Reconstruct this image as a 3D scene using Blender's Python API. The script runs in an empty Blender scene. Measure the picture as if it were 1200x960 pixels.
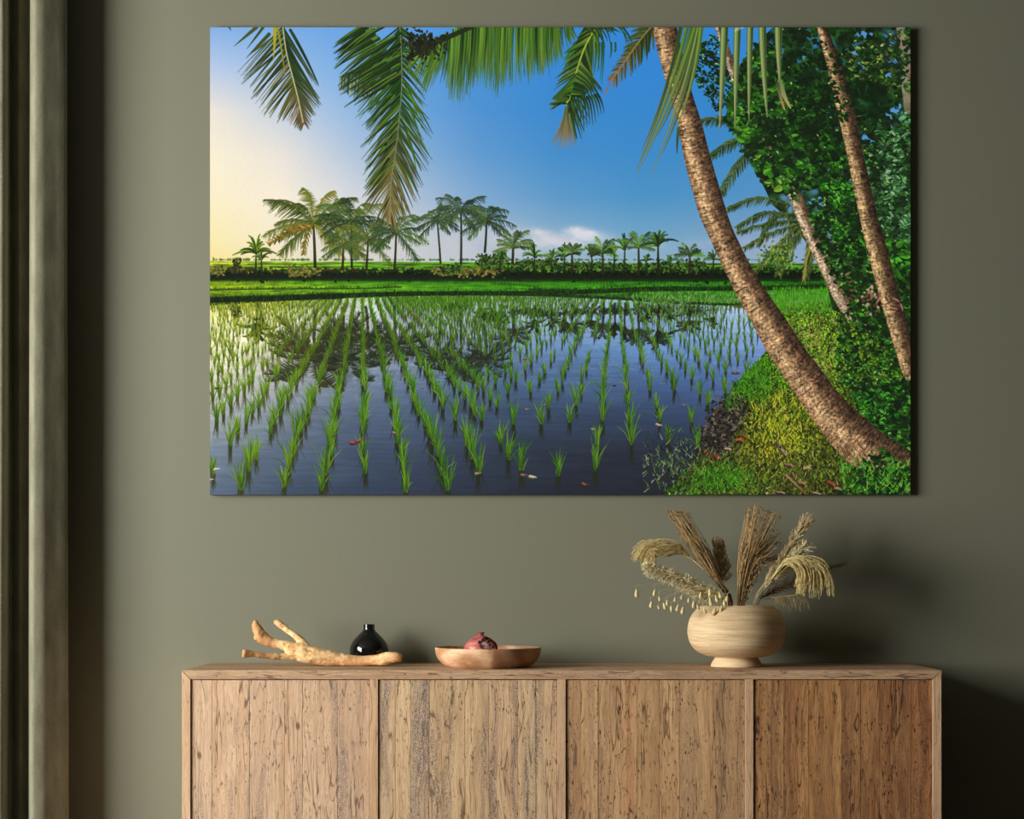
import bpy, bmesh, math, random
import numpy as np
from mathutils import Vector, Matrix

# ---------------- camera, world, lights, exposure ----------------
S = bpy.context.scene
FPX, CX, CY, CZ, WY = 1787.0, 606.0, 687.0, 1.04, 4.84     # focal length in pixels, vanishing point, eye height, wall distance
cam_d = bpy.data.cameras.new('camera'); cam = bpy.data.objects.new('camera', cam_d); S.collection.objects.link(cam)
cam_d.sensor_width = 36; cam_d.lens = 36*FPX/1200; cam_d.shift_x = (600-CX)/1200; cam_d.shift_y = (CY-480)/1200
cam.location = (0, 0, CZ); cam.rotation_euler = (math.pi/2, 0, 0); cam_d.clip_start = .05
S.camera = cam
wd = bpy.data.worlds.new('daylight'); S.world = wd; wd.use_nodes = True
wd.node_tree.nodes['Background'].inputs[0].default_value = (.62, .75, 1, 1); wd.node_tree.nodes['Background'].inputs[1].default_value = .5
def area(name, loc, rot, sx, sy, e, col):
    l = bpy.data.lights.new(name, 'AREA'); l.shape = 'RECTANGLE'; l.size = sx; l.size_y = sy; l.energy = e; l.color = col
    o = bpy.data.objects.new(name, l); o.location = loc; o.rotation_euler = rot; S.collection.objects.link(o); return o
WIN_X, WIN_Y0, WIN_Y1, WIN_Z0, WIN_Z1 = -4.0, .6, 3.4, .7, 2.75       # window opening in the left wall
area('window_daylight', (WIN_X+.01, (WIN_Y0+WIN_Y1)/2, (WIN_Z0+WIN_Z1)/2), (0, -math.pi/2, 0), WIN_Z1-WIN_Z0-.04, WIN_Y1-WIN_Y0-.04, 430, (1, .985, .93))
# added helper light behind the camera, brightening the print alone: a bare point source inside a housing whose rectangular gate trims the beam to the print
PROJ = (.137, -1.72, 2.097)
pl = bpy.data.lights.new('added_print_light', 'POINT'); pl.energy = 1000; pl.shadow_soft_size = 0; pl.color = (.95, .98, 1)
plo = bpy.data.objects.new('added_print_light', pl); plo.location = PROJ; S.collection.objects.link(plo)
S.view_settings.view_transform = 'Standard'; S.view_settings.look = 'None'; S.view_settings.gamma = 1; S.view_settings.use_curve_mapping = False
S.view_settings.exposure = 0.0

# ---------------- helpers ----------------
C = S.collection
def lin(c): return tuple((v/255/12.92 if v/255 <= .04045 else ((v/255+.055)/1.055)**2.4) for v in c)+(1,)
def P(px, py, d): return Vector(((px-CX)*d/FPX, d, CZ-(py-CY)*d/FPX))
def mesh_obj(name, bm, mat, parent=None, smooth=True, loc=None):
    me = bpy.data.meshes.new(name); bm.normal_update(); bm.to_mesh(me); bm.free()
    if smooth:
        for p in me.polygons: p.use_smooth = True
    for m in (mat if isinstance(mat, (list, tuple)) else [mat]): me.materials.append(m)
    o = bpy.data.objects.new(name, me); C.objects.link(o)
    if loc is not None: o.location = loc
    if parent is not None: o.parent = parent
    return o
def thing(name, label, cat, loc, group=None):
    o = bpy.data.objects.new(name, None); o.empty_display_size = .05; C.objects.link(o); o.location = loc
    o['label'] = label; o['category'] = cat
    if group: o['group'] = group
    return o
def tag(o, label, cat, group=None):
    o['label'] = label; o['category'] = cat
    if group: o['group'] = group
    return o
def struct(o): o['kind'] = 'structure'; return o
def box(bm, x0, x1, y0, y1, z0, z1, bev=0.0):
    vs = [bm.verts.new(v) for v in ((x0,y0,z0),(x1,y0,z0),(x1,y1,z0),(x0,y1,z0),(x0,y0,z1),(x1,y0,z1),(x1,y1,z1),(x0,y1,z1))]
    fs = [bm.faces.new([vs[i] for i in f]) for f in ((0,3,2,1),(4,5,6,7),(0,1,5,4),(1,2,6,5),(2,3,7,6),(3,0,4,7))]
    if bev: bmesh.ops.bevel(bm, geom=list({e for f in fs for e in f.edges}), offset=bev, segments=2, affect='EDGES', profile=.7)
    return fs
def boxobj(name, b, mat, parent=None, bev=0.0, org=(0, 0, 0)):
    bm = bmesh.new(); box(bm, b[0]-org[0], b[1]-org[0], b[2]-org[1], b[3]-org[1], b[4]-org[2], b[5]-org[2], bev); return mesh_obj(name, bm, mat, parent, smooth=False)
def lathe(bm, prof, n=64, c=(0, 0)):
    rings = []
    for r, z in prof:
        if r < 1e-6: rings.append([bm.verts.new((c[0], c[1], z))])
        else: rings.append([bm.verts.new((c[0]+r*math.cos(2*math.pi*i/n), c[1]+r*math.sin(2*math.pi*i/n), z)) for i in range(n)])
    for a, b in zip(rings, rings[1:]):
        for i in range(n):
            j = (i+1) % n
            if len(a) == 1 and len(b) == 1: continue
            if len(a) == 1: bm.faces.new((a[0], b[j], b[i]))
            elif len(b) == 1: bm.faces.new((a[i], a[j], b[0]))
            else: bm.faces.new((a[i], a[j], b[j], b[i]))
def spline(pts, n=8):
    Q = [Vector(p) for p in pts]; Q = [Q[0]]+Q+[Q[-1]]; out = []
    for i in range(1, len(Q)-2):
        for k in range(n):
            t = k/n; a, b, c, d = Q[i-1], Q[i], Q[i+1], Q[i+2]
            out.append(.5*(2*b+(c-a)*t+(2*a-5*b+4*c-d)*t*t+(3*b-a-3*c+d)*t**3))
    out.append(Q[-2]); return out
def tube(bm, pts, rad, n=3, cap=True):
    pts = [Vector(p) for p in pts]; N = len(pts); rings = []
    if not hasattr(rad, '__len__'): rad = [rad]*N
    prev = None
    for i, p in enumerate(pts):
        t = (pts[min(i+1, N-1)]-pts[max(i-1, 0)])
        if t.length < 1e-9: t = Vector((0, 0, 1))
        t.normalize()
        u = (prev-t*prev.dot(t)) if prev is not None else t.orthogonal()
        if u.length < 1e-6: u = t.orthogonal()
        u.normalize(); prev = u; v = t.cross(u)
        rings.append([bm.verts.new(p+(u*math.cos(2*math.pi*k/n)+v*math.sin(2*math.pi*k/n))*rad[i]) for k in range(n)])
    for a, b in zip(rings, rings[1:]):
        for k in range(n): bm.faces.new((a[k], a[(k+1) % n], b[(k+1) % n], b[k]))
    if cap and n > 2:
        bm.faces.new(rings[0][::-1]); bm.faces.new(rings[-1])
class NT:                                               # tiny node-graph builder
    def __init__(s, name, rough=.6, spec=.3):
        s.m = bpy.data.materials.new(name); s.m.use_nodes = True; s.t = s.m.node_tree
        s.b = s.t.nodes['Principled BSDF']; s.b.inputs['Roughness'].default_value = rough; s.b.inputs['Specular IOR Level'].default_value = spec
    def n(s, kind, **kw):
        nd = s.t.nodes.new('ShaderNode'+kind)
        for k, v in kw.items():
            if k.startswith('i_'): nd.inputs[k[2:].replace('_', ' ')].default_value = v
            else: setattr(nd, k, v)
        return nd
    def L(s, a, b): s.t.links.new(a, b)
    def coord(s, scale=(1, 1, 1), off=None, space='Object'):
        tc = s.n('TexCoord'); mp = s.n('Mapping'); mp.inputs['Scale'].default_value = scale
        if off is not None: mp.inputs['Location'].default_value = off
        s.L(tc.outputs[space], mp.inputs['Vector']); return mp.outputs[0]
    def add(s, v, w):
        a = s.n('VectorMath', operation='ADD'); s.L(v, a.inputs[0]); s.L(w, a.inputs[1]); return a.outputs[0]
    def noise(s, vec, scale, detail=3, rough=.55, dist=0):
        nd = s.n('TexNoise'); nd.inputs['Scale'].default_value = scale; nd.inputs['Detail'].default_value = detail; nd.inputs['Roughness'].default_value = rough; nd.inputs['Distortion'].default_value = dist
        s.L(vec, nd.inputs['Vector']); return nd.outputs['Fac']
    def voro(s, vec, scale, feature='F1'):
        nd = s.n('TexVoronoi', feature=feature); nd.inputs['Scale'].default_value = scale; s.L(vec, nd.inputs['Vector']); return nd.outputs['Distance']
    def math(s, op, a, b=None, clamp=False):
        nd = s.n('Math', operation=op); nd.use_clamp = clamp
        for i, v in enumerate((a, b)):
            if v is None: continue
            if isinstance(v, (int, float)): nd.inputs[i].default_value = v
            else: s.L(v, nd.inputs[i])
        return nd.outputs[0]
    def ramp(s, v, a, b, lo=0, hi=1):
        nd = s.n('MapRange'); nd.inputs['From Min'].default_value = a; nd.inputs['From Max'].default_value = b; nd.inputs['To Min'].default_value = lo; nd.inputs['To Max'].default_value = hi
        s.L(v, nd.inputs['Value']); return nd.outputs[0]
    def mix(s, f, a, b, mode='MIX'):
        nd = s.n('Mix', data_type='RGBA', blend_type=mode)
        for k, v in ((0, f), (6, a), (7, b)):
            if isinstance(v, (int, float)): nd.inputs[k].default_value = v
            elif isinstance(v, tuple): nd.inputs[k].default_value = v
            else: s.L(v, nd.inputs[k])
        return nd.outputs[2]
    def base(s, c):
        if isinstance(c, tuple): s.b.inputs['Base Color'].default_value = c
        else: s.L(c, s.b.inputs['Base Color'])
    def bump(s, h, strength=.3, dist=.001):
        nd = s.n('Bump'); nd.inputs['Strength'].default_value = strength; nd.inputs['Distance'].default_value = dist; s.L(h, nd.inputs['Height']); s.L(nd.outputs[0], s.b.inputs['Normal'])
def plain(name, c, rough=.6, spec=.3, var=.12, scale=40):
    m = NT(name, rough, spec); v = m.noise(m.coord(), scale, 3)
    m.base(m.mix(m.ramp(v, .3, .7), tuple(x*(1-var) for x in lin(c)[:3])+(1,), tuple(min(1, x*(1+var)) for x in lin(c)[:3])+(1,))); return m.m

# ---------------- materials of the room ----------------
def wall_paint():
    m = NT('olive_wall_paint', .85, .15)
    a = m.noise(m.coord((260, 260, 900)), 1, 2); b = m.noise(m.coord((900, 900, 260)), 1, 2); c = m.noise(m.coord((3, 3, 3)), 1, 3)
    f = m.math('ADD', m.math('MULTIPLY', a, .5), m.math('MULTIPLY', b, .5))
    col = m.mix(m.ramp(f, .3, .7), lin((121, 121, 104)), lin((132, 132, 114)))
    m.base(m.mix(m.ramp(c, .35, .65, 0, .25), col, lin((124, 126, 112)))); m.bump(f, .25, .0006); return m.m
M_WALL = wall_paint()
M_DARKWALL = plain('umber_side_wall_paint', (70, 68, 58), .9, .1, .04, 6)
M_CEIL = plain('ceiling_paint', (110, 108, 100), .9, .1, .03, 6)
def floor_mat():
    m = NT('dark_oak_floor', .5, .3); g = m.noise(m.coord((6, 1, 1)), 14, 5); m.base(m.mix(m.ramp(g, .3, .7), lin((46, 35, 26)), lin((70, 53, 38)))); return m.m
M_FLOOR = floor_mat()
# wood of the sideboard; the object colour shifts each board's tone, its x offset moves the grain
def wood(name, pale, deep, grey, along='z', speck=1.0, knots=1.0, stain=1.0, rough=.6, streak=1.0, use_obj=True):
    m = NT(name, rough, .25)
    sc = (1, 1, .055) if along == 'z' else (.055, 1, 1)
    oi = m.n('ObjectInfo')
    off = m.n('CombineXYZ'); m.L(m.math('MULTIPLY', oi.outputs['Random'], 37.0), off.inputs[0]); m.L(m.math('MULTIPLY', oi.outputs['Random'], 11.0), off.inputs[2])
    tc = m.n('TexCoord'); P0 = m.add(tc.outputs['Object'], off.outputs[0])
    warp = m.n('TexNoise'); warp.inputs['Scale'].default_value = 5; warp.inputs['Detail'].default_value = 2; m.L(P0, warp.inputs['Vector'])
    wv = m.n('VectorMath', operation='SCALE'); m.L(warp.outputs['Color'], wv.inputs[0]); wv.inputs['Scale'].default_value = .035
    P1 = m.add(P0, wv.outputs[0])
    mp = m.n('Mapping'); mp.inputs['Scale'].default_value = sc; m.L(P1, mp.inputs['Vector']); V = mp.outputs[0]
    fine = m.noise(V, 420, 3, .6); med = m.noise(V, 95, 4, .6); big = m.noise(V, 22, 3, .55, .6)
    c = m.mix(m.ramp(big, .32, .68), lin(pale), lin(deep))
    c = m.mix(m.ramp(med, .46, .66, 0, .5*streak), c, tuple(x*.62 for x in lin(deep)[:3])+(1,))
    c = m.mix(m.ramp(fine, .44, .70, 0, .5*streak), c, tuple(x*.5 for x in lin(deep)[:3])+(1,))
    # thin dark grain cracks
    cr = m.math('ABSOLUTE', m.math('SUBTRACT', m.noise(V, 34, 2, .5, .4), .5)); c = m.mix(m.math('MULTIPLY', m.ramp(cr, .0, .014, 1, 0), .8*streak), c, lin((70, 48, 34)))
    # blue-grey weathering in long patches with pitted grain
    patch = m.noise(V, 16, 2, .5); pit = m.noise(P0, 330, 2, .6)
    st = m.math('MULTIPLY', m.ramp(patch, .52, .62), m.ramp(pit, .44, .56))
    c = m.mix(m.math('MULTIPLY', st, .8*stain), c, lin(grey))
    # small pits
    mp2 = m.n('Mapping'); mp2.inputs['Scale'].default_value = (1, 1, .3) if along == 'z' else (.3, 1, 1); m.L(P0, mp2.inputs['Vector'])
    sp = m.noise(mp2.outputs[0], 230, 2, .5); sm = m.noise(P0, 18, 2, .5)
    c = m.mix(m.math('MULTIPLY', m.math('MULTIPLY', m.ramp(sp, .62, .68), m.ramp(sm, .42, .56)), .95*speck), c, lin((52, 36, 28)))
    # knots
    mp3 = m.n('Mapping'); mp3.inputs['Scale'].default_value = (1, 1, .62); m.L(P1, mp3.inputs['Vector'])
    vd = m.n('TexVoronoi'); vd.inputs['Scale'].default_value = 13; m.L(mp3.outputs[0], vd.inputs['Vector'])
    kn = m.ramp(vd.outputs['Distance'], .05, .11, 1, 0)
    sep = m.n('SeparateColor'); m.L(vd.outputs['Color'], sep.inputs[0]); on = m.ramp(sep.outputs[0], .5, .55)
    c = m.mix(m.math('MULTIPLY', m.math('MULTIPLY', kn, on), .75*knots), c, lin((96, 64, 44)))
    if use_obj: c = m.mix(1.0, c, oi.outputs['Color'], 'MULTIPLY')
    m.base(c); m.bump(m.math('SUBTRACT', m.math('ADD', fine, med), sp), .35, .0012); return m.m
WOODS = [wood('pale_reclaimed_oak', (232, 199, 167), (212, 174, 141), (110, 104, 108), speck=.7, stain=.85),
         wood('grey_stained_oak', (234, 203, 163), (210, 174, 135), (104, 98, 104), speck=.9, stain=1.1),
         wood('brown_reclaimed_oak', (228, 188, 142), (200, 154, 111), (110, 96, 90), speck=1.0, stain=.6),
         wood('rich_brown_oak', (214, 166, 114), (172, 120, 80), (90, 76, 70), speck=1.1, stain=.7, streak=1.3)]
M_TOP = wood('oak_top_board', (218, 183, 148), (190, 150, 115), (110, 96, 90), along='x', speck=.6, knots=.5, stain=.4)
M_FRAME = wood('oak_frame_edge', (226, 190, 154), (210, 170, 132), (120, 105, 95), speck=.3, knots=.2, stain=.2, streak=.6)
M_GAP = plain('shadowed_carcass', (70, 48, 34), .8, .1)

# ---------------- the room ----------------
X0, X1, Y0, Y1, Z1 = WIN_X, 4.2, -2.2, WY, 3.15
struct(boxobj('wall_back', (X0-.1, X1+.1, Y1, Y1+.1, -.1, Z1+.1), M_WALL))
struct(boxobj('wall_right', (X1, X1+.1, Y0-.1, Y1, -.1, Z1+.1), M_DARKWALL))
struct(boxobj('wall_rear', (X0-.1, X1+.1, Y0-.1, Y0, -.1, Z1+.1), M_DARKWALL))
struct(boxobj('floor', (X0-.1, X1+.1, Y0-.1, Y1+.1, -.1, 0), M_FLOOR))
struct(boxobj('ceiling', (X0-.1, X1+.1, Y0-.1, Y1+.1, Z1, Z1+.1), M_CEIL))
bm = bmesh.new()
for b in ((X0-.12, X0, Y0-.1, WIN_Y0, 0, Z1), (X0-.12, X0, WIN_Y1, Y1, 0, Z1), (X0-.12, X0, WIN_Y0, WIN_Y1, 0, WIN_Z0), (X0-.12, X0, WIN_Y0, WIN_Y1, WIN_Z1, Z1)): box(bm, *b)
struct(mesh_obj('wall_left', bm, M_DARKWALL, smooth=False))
M_WHITE = plain('white_window_paint', (205, 203, 196), .5, .3, .03)
win = bpy.data.objects.new('window_1', None); C.objects.link(win); win.location = (X0, (WIN_Y0+WIN_Y1)/2, WIN_Z0); struct(win)
wo = win.location
for nm, b in (('frame_rail', (X0-.02, X0+.05, WIN_Y0-.05, WIN_Y1+.05, WIN_Z0-.05, WIN_Z0)), ('frame_rail', (X0-.02, X0+.05, WIN_Y0-.05, WIN_Y1+.05, WIN_Z1, WIN_Z1+.05)),
              ('frame_stile', (X0-.02, X0+.05, WIN_Y0-.05, WIN_Y0, WIN_Z0, WIN_Z1)), ('frame_stile', (X0-.02, X0+.05, WIN_Y1, WIN_Y1+.05, WIN_Z0, WIN_Z1)),
              ('glazing_bar', (X0+.02, X0+.05, 1.52, 1.55, WIN_Z0, WIN_Z1)), ('glazing_bar', (X0+.02, X0+.05, 2.45, 2.48, WIN_Z0, WIN_Z1)), ('glazing_bar', (X0+.02, X0+.05, WIN_Y0, WIN_Y1, 1.86, 1.88))):
    boxobj(nm, b, M_WHITE, win, org=wo)
mg = NT('window_glass', .02, .5); mg.b.inputs['Transmission Weight'].default_value = 1; mg.base((.95, .97, 1, 1))
boxobj('pane', (X0-.07, X0-.064, WIN_Y0, WIN_Y1, WIN_Z0, WIN_Z1), mg.m, win, org=wo)
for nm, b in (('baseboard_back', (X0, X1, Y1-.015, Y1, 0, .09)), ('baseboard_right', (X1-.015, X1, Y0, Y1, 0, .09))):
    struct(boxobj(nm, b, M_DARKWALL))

# box of the added print light, unseen behind the camera
PW0, PW1, PZ0, PZ1 = (246-CX)*4.818/FPX, (1067-CX)*4.818/FPX, CZ-(580-CY)*4.818/FPX, CZ-(32-CY)*4.818/FPX
M_BLACK = plain('black_helper_metal', (18, 18, 18), .6, .2, .05)
pj = thing('added_print_projector', 'added black projector box on the rear wall, out of view, brightening only the print', 'lamp', (PROJ[0], Y0, PROJ[2]))
bm = bmesh.new(); px, py, pz = 0, PROJ[1]-Y0, 0
fy = .12; k = fy/(4.818-PROJ[1]); e = .0006
gx0, gx1, gz0, gz1 = (PW0+e-PROJ[0])*k, (PW1-e-PROJ[0])*k, (PZ0+e-PROJ[2])*k, (PZ1-e-PROJ[2])*k
for b in ((-.06, .06, py-.07, py-.06, -.06, .06), (-.06, -.055, py-.06, py+fy, -.06, .06), (.055, .06, py-.06, py+fy, -.06, .06), (-.055, .055, py-.06, py+fy, .055, .06), (-.055, .055, py-.06, py+fy, -.06, -.055)): box(bm, *b)
mesh_obj('housing', bm, M_BLACK, pj, smooth=False)
bm = bmesh.new(); g0, g1 = py+fy-.00005, py+fy
for b in ((-.055, gx0, g0, g1, -.055, .055), (gx1, .055, g0, g1, -.055, .055), (gx0, gx1, g0, g1, -.055, gz0), (gx0, gx1, g0, g1, gz1, .055)): box(bm, *b)
mesh_obj('gate', bm, M_BLACK, pj, smooth=False)
bm = bmesh.new(); box(bm, -.02, .02, 0.0, py-.06, -.02, .02, .004); mesh_obj('bracket', bm, M_BLACK, pj, smooth=False)

# ---- the printed picture: ink colours painted stroke by stroke (flat print on the canvas) ----
PX0, PY0, PW, PH, SS = 246.0, 32.0, 821, 548, 2
def paint_picture():
    rg = random.Random(7); nr = np.random.RandomState(5)
    W, H = PW*SS, PH*SS
    cv = np.zeros((H, W, 3), np.float32)
    A3 = lambda c: np.array(c, np.float32)
    U, R = rg.uniform, rg.random
    YY = (np.arange(H, dtype=np.float32)/SS + PY0)[:, None]; XX = (np.arange(W, dtype=np.float32)/SS + PX0)[None, :]
    def noise(sx, sy):
        n = (noise0(sx, sy)+np.roll(noise0(sx*1.27, sy*1.27), 7, 1)+np.roll(noise0(sx*.79, sy*.79), 5, 0))*.72
        return n
    def noise0(sx, sy):                                   # smooth value noise, cell sx by sy photo pixels, about -1..1
        gw, gh = int(PW/sx)+3, int(PH/sy)+3
        g = nr.uniform(-1, 1, (gh, gw)).astype(np.float32)
        fx = np.arange(W)/SS/sx; fy = np.arange(H)/SS/sy
        ix = fx.astype(int); iy = fy.astype(int); tx = (fx-ix); ty = (fy-iy)
        tx = (tx*tx*(3-2*tx))[None, :]; ty = (ty*ty*(3-2*ty))[:, None]
        a = g[iy][:, ix]; b = g[iy][:, ix+1]; c = g[iy+1][:, ix]; d = g[iy+1][:, ix+1]
        return ((a*(1-tx)+b*tx)*(1-ty)+(c*(1-tx)+d*tx)*ty).astype(np.float32)
    def grid(xs, ys, cols):
        g = np.array(cols, np.float32)
        x = np.clip(XX[0], xs[0], xs[-1]-1e-3); y = np.clip(YY[:, 0], ys[0], ys[-1]-1e-3)
        xs, ys = np.array(xs, float), np.array(ys, float)
        ix = np.searchsorted(xs, x, 'right')-1; iy = np.searchsorted(ys, y, 'right')-1
        tx = ((x-xs[ix])/(xs[ix+1]-xs[ix]))[None, :, None]; ty = ((y-ys[iy])/(ys[iy+1]-ys[iy]))[:, None, None]
        return ((g[iy][:, ix]*(1-tx)+g[iy][:, ix+1]*tx)*(1-ty)+(g[iy+1][:, ix]*(1-tx)+g[iy+1][:, ix+1]*tx)*ty).astype(np.float32)
    def lay(col, mask):
        m = mask[..., None]; cv[:] = cv*(1-m)+col*m
    MIR = [0]
    def mirror_y(y): return MIR[0]-y
    def seg(x0, y0, x1, y1, r0, r1, c0, c1=None, a=1.0):
        if MIR[0]:
            y0 = MIR[0]-y0; y1 = MIR[0]-y1; c0 = (c0[0]*.35+14, c0[1]*.35+14, c0[2]*.3+14); c1 = None; r0 *= 1.2; r1 *= 1.3; a *= .85
            x0 += math.sin(y0*.9)*.7; x1 += math.sin(y1*.9+1)*.7
        x0 = (x0-PX0)*SS; x1 = (x1-PX0)*SS; y0 = (y0-PY0)*SS; y1 = (y1-PY0)*SS; r0 *= SS; r1 *= SS
        q = max(r0, r1)+1
        bx0 = max(0, int(min(x0, x1)-q)); bx1 = min(W, int(max(x0, x1)+q)+2)
        by0 = max(0, int(min(y0, y1)-q)); by1 = min(H, int(max(y0, y1)+q)+2)
        if bx0 >= bx1 or by0 >= by1: return
        xx = np.arange(bx0, bx1, dtype=np.float32)[None, :]-x0; yy = np.arange(by0, by1, dtype=np.float32)[:, None]-y0
        dx, dy = x1-x0, y1-y0; L = dx*dx+dy*dy+1e-6
        t = np.clip((xx*dx+yy*dy)/L, 0, 1)
        d = np.sqrt((xx-t*dx)**2+(yy-t*dy)**2)
        al = (np.clip(r0+(r1-r0)*t-d+.5, 0, 1)*a)[..., None]
        c0 = A3(c0); c = c0 if c1 is None else c0+(A3(c1)-c0)*t[..., None]
        s = cv[by0:by1, bx0:bx1]; s += (c-s)*al
    def ell(x, y, ra, rb, ang, c, c2=None, a=1.0): 
        if MIR[0]: y = MIR[0]-y; c = (c[0]*.4+14, c[1]*.4+14, c[2]*.35+14); c2 = None; a *= .8
             # a leaf: ellipse, lit half c and shaded half c2
        x = (x-PX0)*SS; y = (y-PY0)*SS; ra *= SS; rb *= SS
        q = max(ra, rb)+1
        bx0 = max(0, int(x-q)); bx1 = min(W, int(x+q)+2); by0 = max(0, int(y-q)); by1 = min(H, int(y+q)+2)
        if bx0 >= bx1 or by0 >= by1: return
        xx = np.arange(bx0, bx1, dtype=np.float32)[None, :]-x; yy = np.arange(by0, by1, dtype=np.float32)[:, None]-y
        ca, sa = math.cos(ang), math.sin(ang)
        p = xx*ca+yy*sa; w = -xx*sa+yy*ca
        k = np.sqrt((p/ra)**2+(w/np.maximum(rb*(1-.35*p/ra), .3))**2)
        al = (np.clip((1-k)*min(ra, rb)+.5, 0, 1)*a)[..., None]
        col = A3(c)
        if c2 is not None:
            m = np.clip(w/max(rb, .5)*1.5+.5, 0, 1)[..., None]; col = col*(1-m)+A3(c2)*m
        s = cv[by0:by1, bx0:bx1]; s += (col-s)*al
    def poly(pts, mask=True, soft=0):                    # even-odd mask of a polygon in photo pixels
        m = np.zeros((H, W), bool)
        n = len(pts)
        for i in range(n):
            (x0, y0), (x1, y1) = pts[i], pts[(i+1) % n]
            if y0 == y1: continue
            c = ((YY >= min(y0, y1)) & (YY < max(y0, y1)))[:, 0]
            xi = x0+(YY[c]-y0)*(x1-x0)/(y1-y0)
            m[c] ^= XX < xi
        return m.astype(np.float32)
    def jc(c, k=12, s=None):
        b = U(-k, k); return (c[0]+b+U(-k, k)*.4, c[1]+b+U(-k, k)*.3, c[2]+b*.6+U(-k, k)*.3)
    def mixc(a, b, t): return tuple(a[i]+(b[i]-a[i])*t for i in range(3))
    def pick(cols): return jc(rg.choice(cols), 10)
    def bez(p0, p1, p2, n):
        return [((1-t)**2*p0[0]+2*t*(1-t)*p1[0]+t*t*p2[0], (1-t)**2*p0[1]+2*t*(1-t)*p1[1]+t*t*p2[1]) for t in [i/n for i in range(n+1)]]
    def curve(p0, p1, p2, r0, r1, c0, c1, n=3, a=1.0):
        P = bez(p0, p1, p2, n)
        for i in range(n):
            rr = [r0*(.45+.55*math.sin(math.pi*min(1, .25+.75*k/n))) + (r1-r0)*(k/n)**2 if False else r0+(r1-r0)*(k/n)**1.6 for k in (i, i+1)]
            seg(*P[i], *P[i+1], rr[0], rr[1], mixc(c0, c1, i/n), mixc(c0, c1, (i+1)/n), a)
    def poly_at(pts, t):
        n = len(pts)-1; k = min(int(t*n), n-1); f = t*n-k
        (x0, y0), (x1, y1) = pts[k], pts[k+1]
        return x0+(x1-x0)*f, y0+(y1-y0)*f, math.atan2(y1-y0, x1-x0)
    def smooth(pts, n=6):
        out = []
        P = [pts[0]]+list(pts)+[pts[-1]]
        for i in range(1, len(P)-2):
            for k in range(n):
                t = k/n; a, b, c, d = P[i-1], P[i], P[i+1], P[i+2]
                out.append(tuple(.5*(2*b[j]+(c[j]-a[j])*t+(2*a[j]-5*b[j]+4*c[j]-d[j])*t*t+(3*b[j]-a[j]-3*c[j]+d[j])*t**3) for j in (0, 1)))
        out.append(tuple(pts[-1])); return out
    def lerpf(tab, t):
        for (a, va), (b, vb) in zip(tab, tab[1:]):
            if t <= b: return va+(vb-va)*(t-a)/(b-a+1e-9)
        return tab[-1][1]
    def frond(pts, n, LL, LR, ang=.7, w=1.0, cols=((40, 75, 18), (70, 105, 25)), tip=None, droop=8, rach=(150, 140, 60), rw=.8, sides=(1, -1), t0=0, dark=(22, 38, 12), jit=.12):
        pts = smooth(pts)
        for i in range(n):
            t = t0+(1-t0)*(i+R()*.4)/n
            x, y, th = poly_at(pts, t)
            for s in sides:
                L = lerpf(LL if s > 0 else LR, t)*U(.88, 1.1)
                if L < 1: continue
                A = th+s*(lerpf(ang, t) if isinstance(ang, (list, tuple)) else ang)+U(-jit, jit)
                dx, dy = math.cos(A)*L, math.sin(A)*L
                c = jc(rg.choice(cols), 12)
                ct = c if tip is None else mixc(c, tip, max(0, t*1.4-.55))
                d = droop*U(.6, 1.3)*(L/40)
                if R() < .5: curve((x+.8, y+1), (x+dx*.5+.8, y+dy*.5+1), (x+dx+.5, y+dy+d+1), w*1.0, .15, dark, dark)
                curve((x, y), (x+dx*.5, y+dy*.5), (x+dx, y+dy+d), w, .15, ct, mixc(ct, (150, 120, 60), .25))
        for a, b in zip(pts, pts[1:]): seg(*a, *b, rw, rw, rach)

    # sky
    cv[:] = grid([246, 330, 400, 480, 560, 650, 750, 850, 960, 1067], [32, 80, 130, 180, 230, 280, 308, 330], [
        [(140,182,236),(125,175,235),(112,168,232),(92,158,228),(70,148,222),(58,140,218),(52,138,220),(50,138,215),(60,145,215),(80,150,215)],
        [(190,206,234),(160,192,232),(128,178,230),(98,160,225),(72,148,218),(58,140,215),(52,138,216),(52,138,212),(70,145,210),(85,150,210)],
        [(243,232,218),(200,210,226),(158,190,226),(114,166,220),(80,148,212),(60,139,209),(56,138,209),(56,138,205),(80,150,205),(95,150,205)],
        [(253,240,212),(236,228,218),(190,203,222),(140,178,215),(98,156,209),(70,144,204),(62,141,204),(66,143,200),(90,150,200),(95,150,200)],
        [(253,239,200),(249,236,215),(222,220,220),(176,192,215),(130,170,208),(95,155,203),(78,149,200),(84,150,200),(95,150,200),(95,150,200)],
        [(250,233,175),(246,232,205),(228,220,212),(205,205,208),(172,188,205),(142,175,200),(118,168,200),(130,166,196),(140,170,200),(140,170,200)],
        [(248,226,150),(238,225,185),(222,214,198),(203,203,200),(185,192,200),(166,184,199),(150,180,200),(152,176,202),(150,175,200),(150,175,200)],
        [(248,226,150),(238,225,185),(222,214,198),(203,203,200),(185,192,200),(166,184,199),(150,180,200),(152,176,202),(150,175,200),(150,175,200)]])
    n1, n2, n3 = noise(60, 18), noise(18, 9), noise(6, 4)
    def blob(cx, cy, rx, ry): return np.exp(-(((XX-cx)/rx)**2+((YY-cy)/ry)**2))
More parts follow.
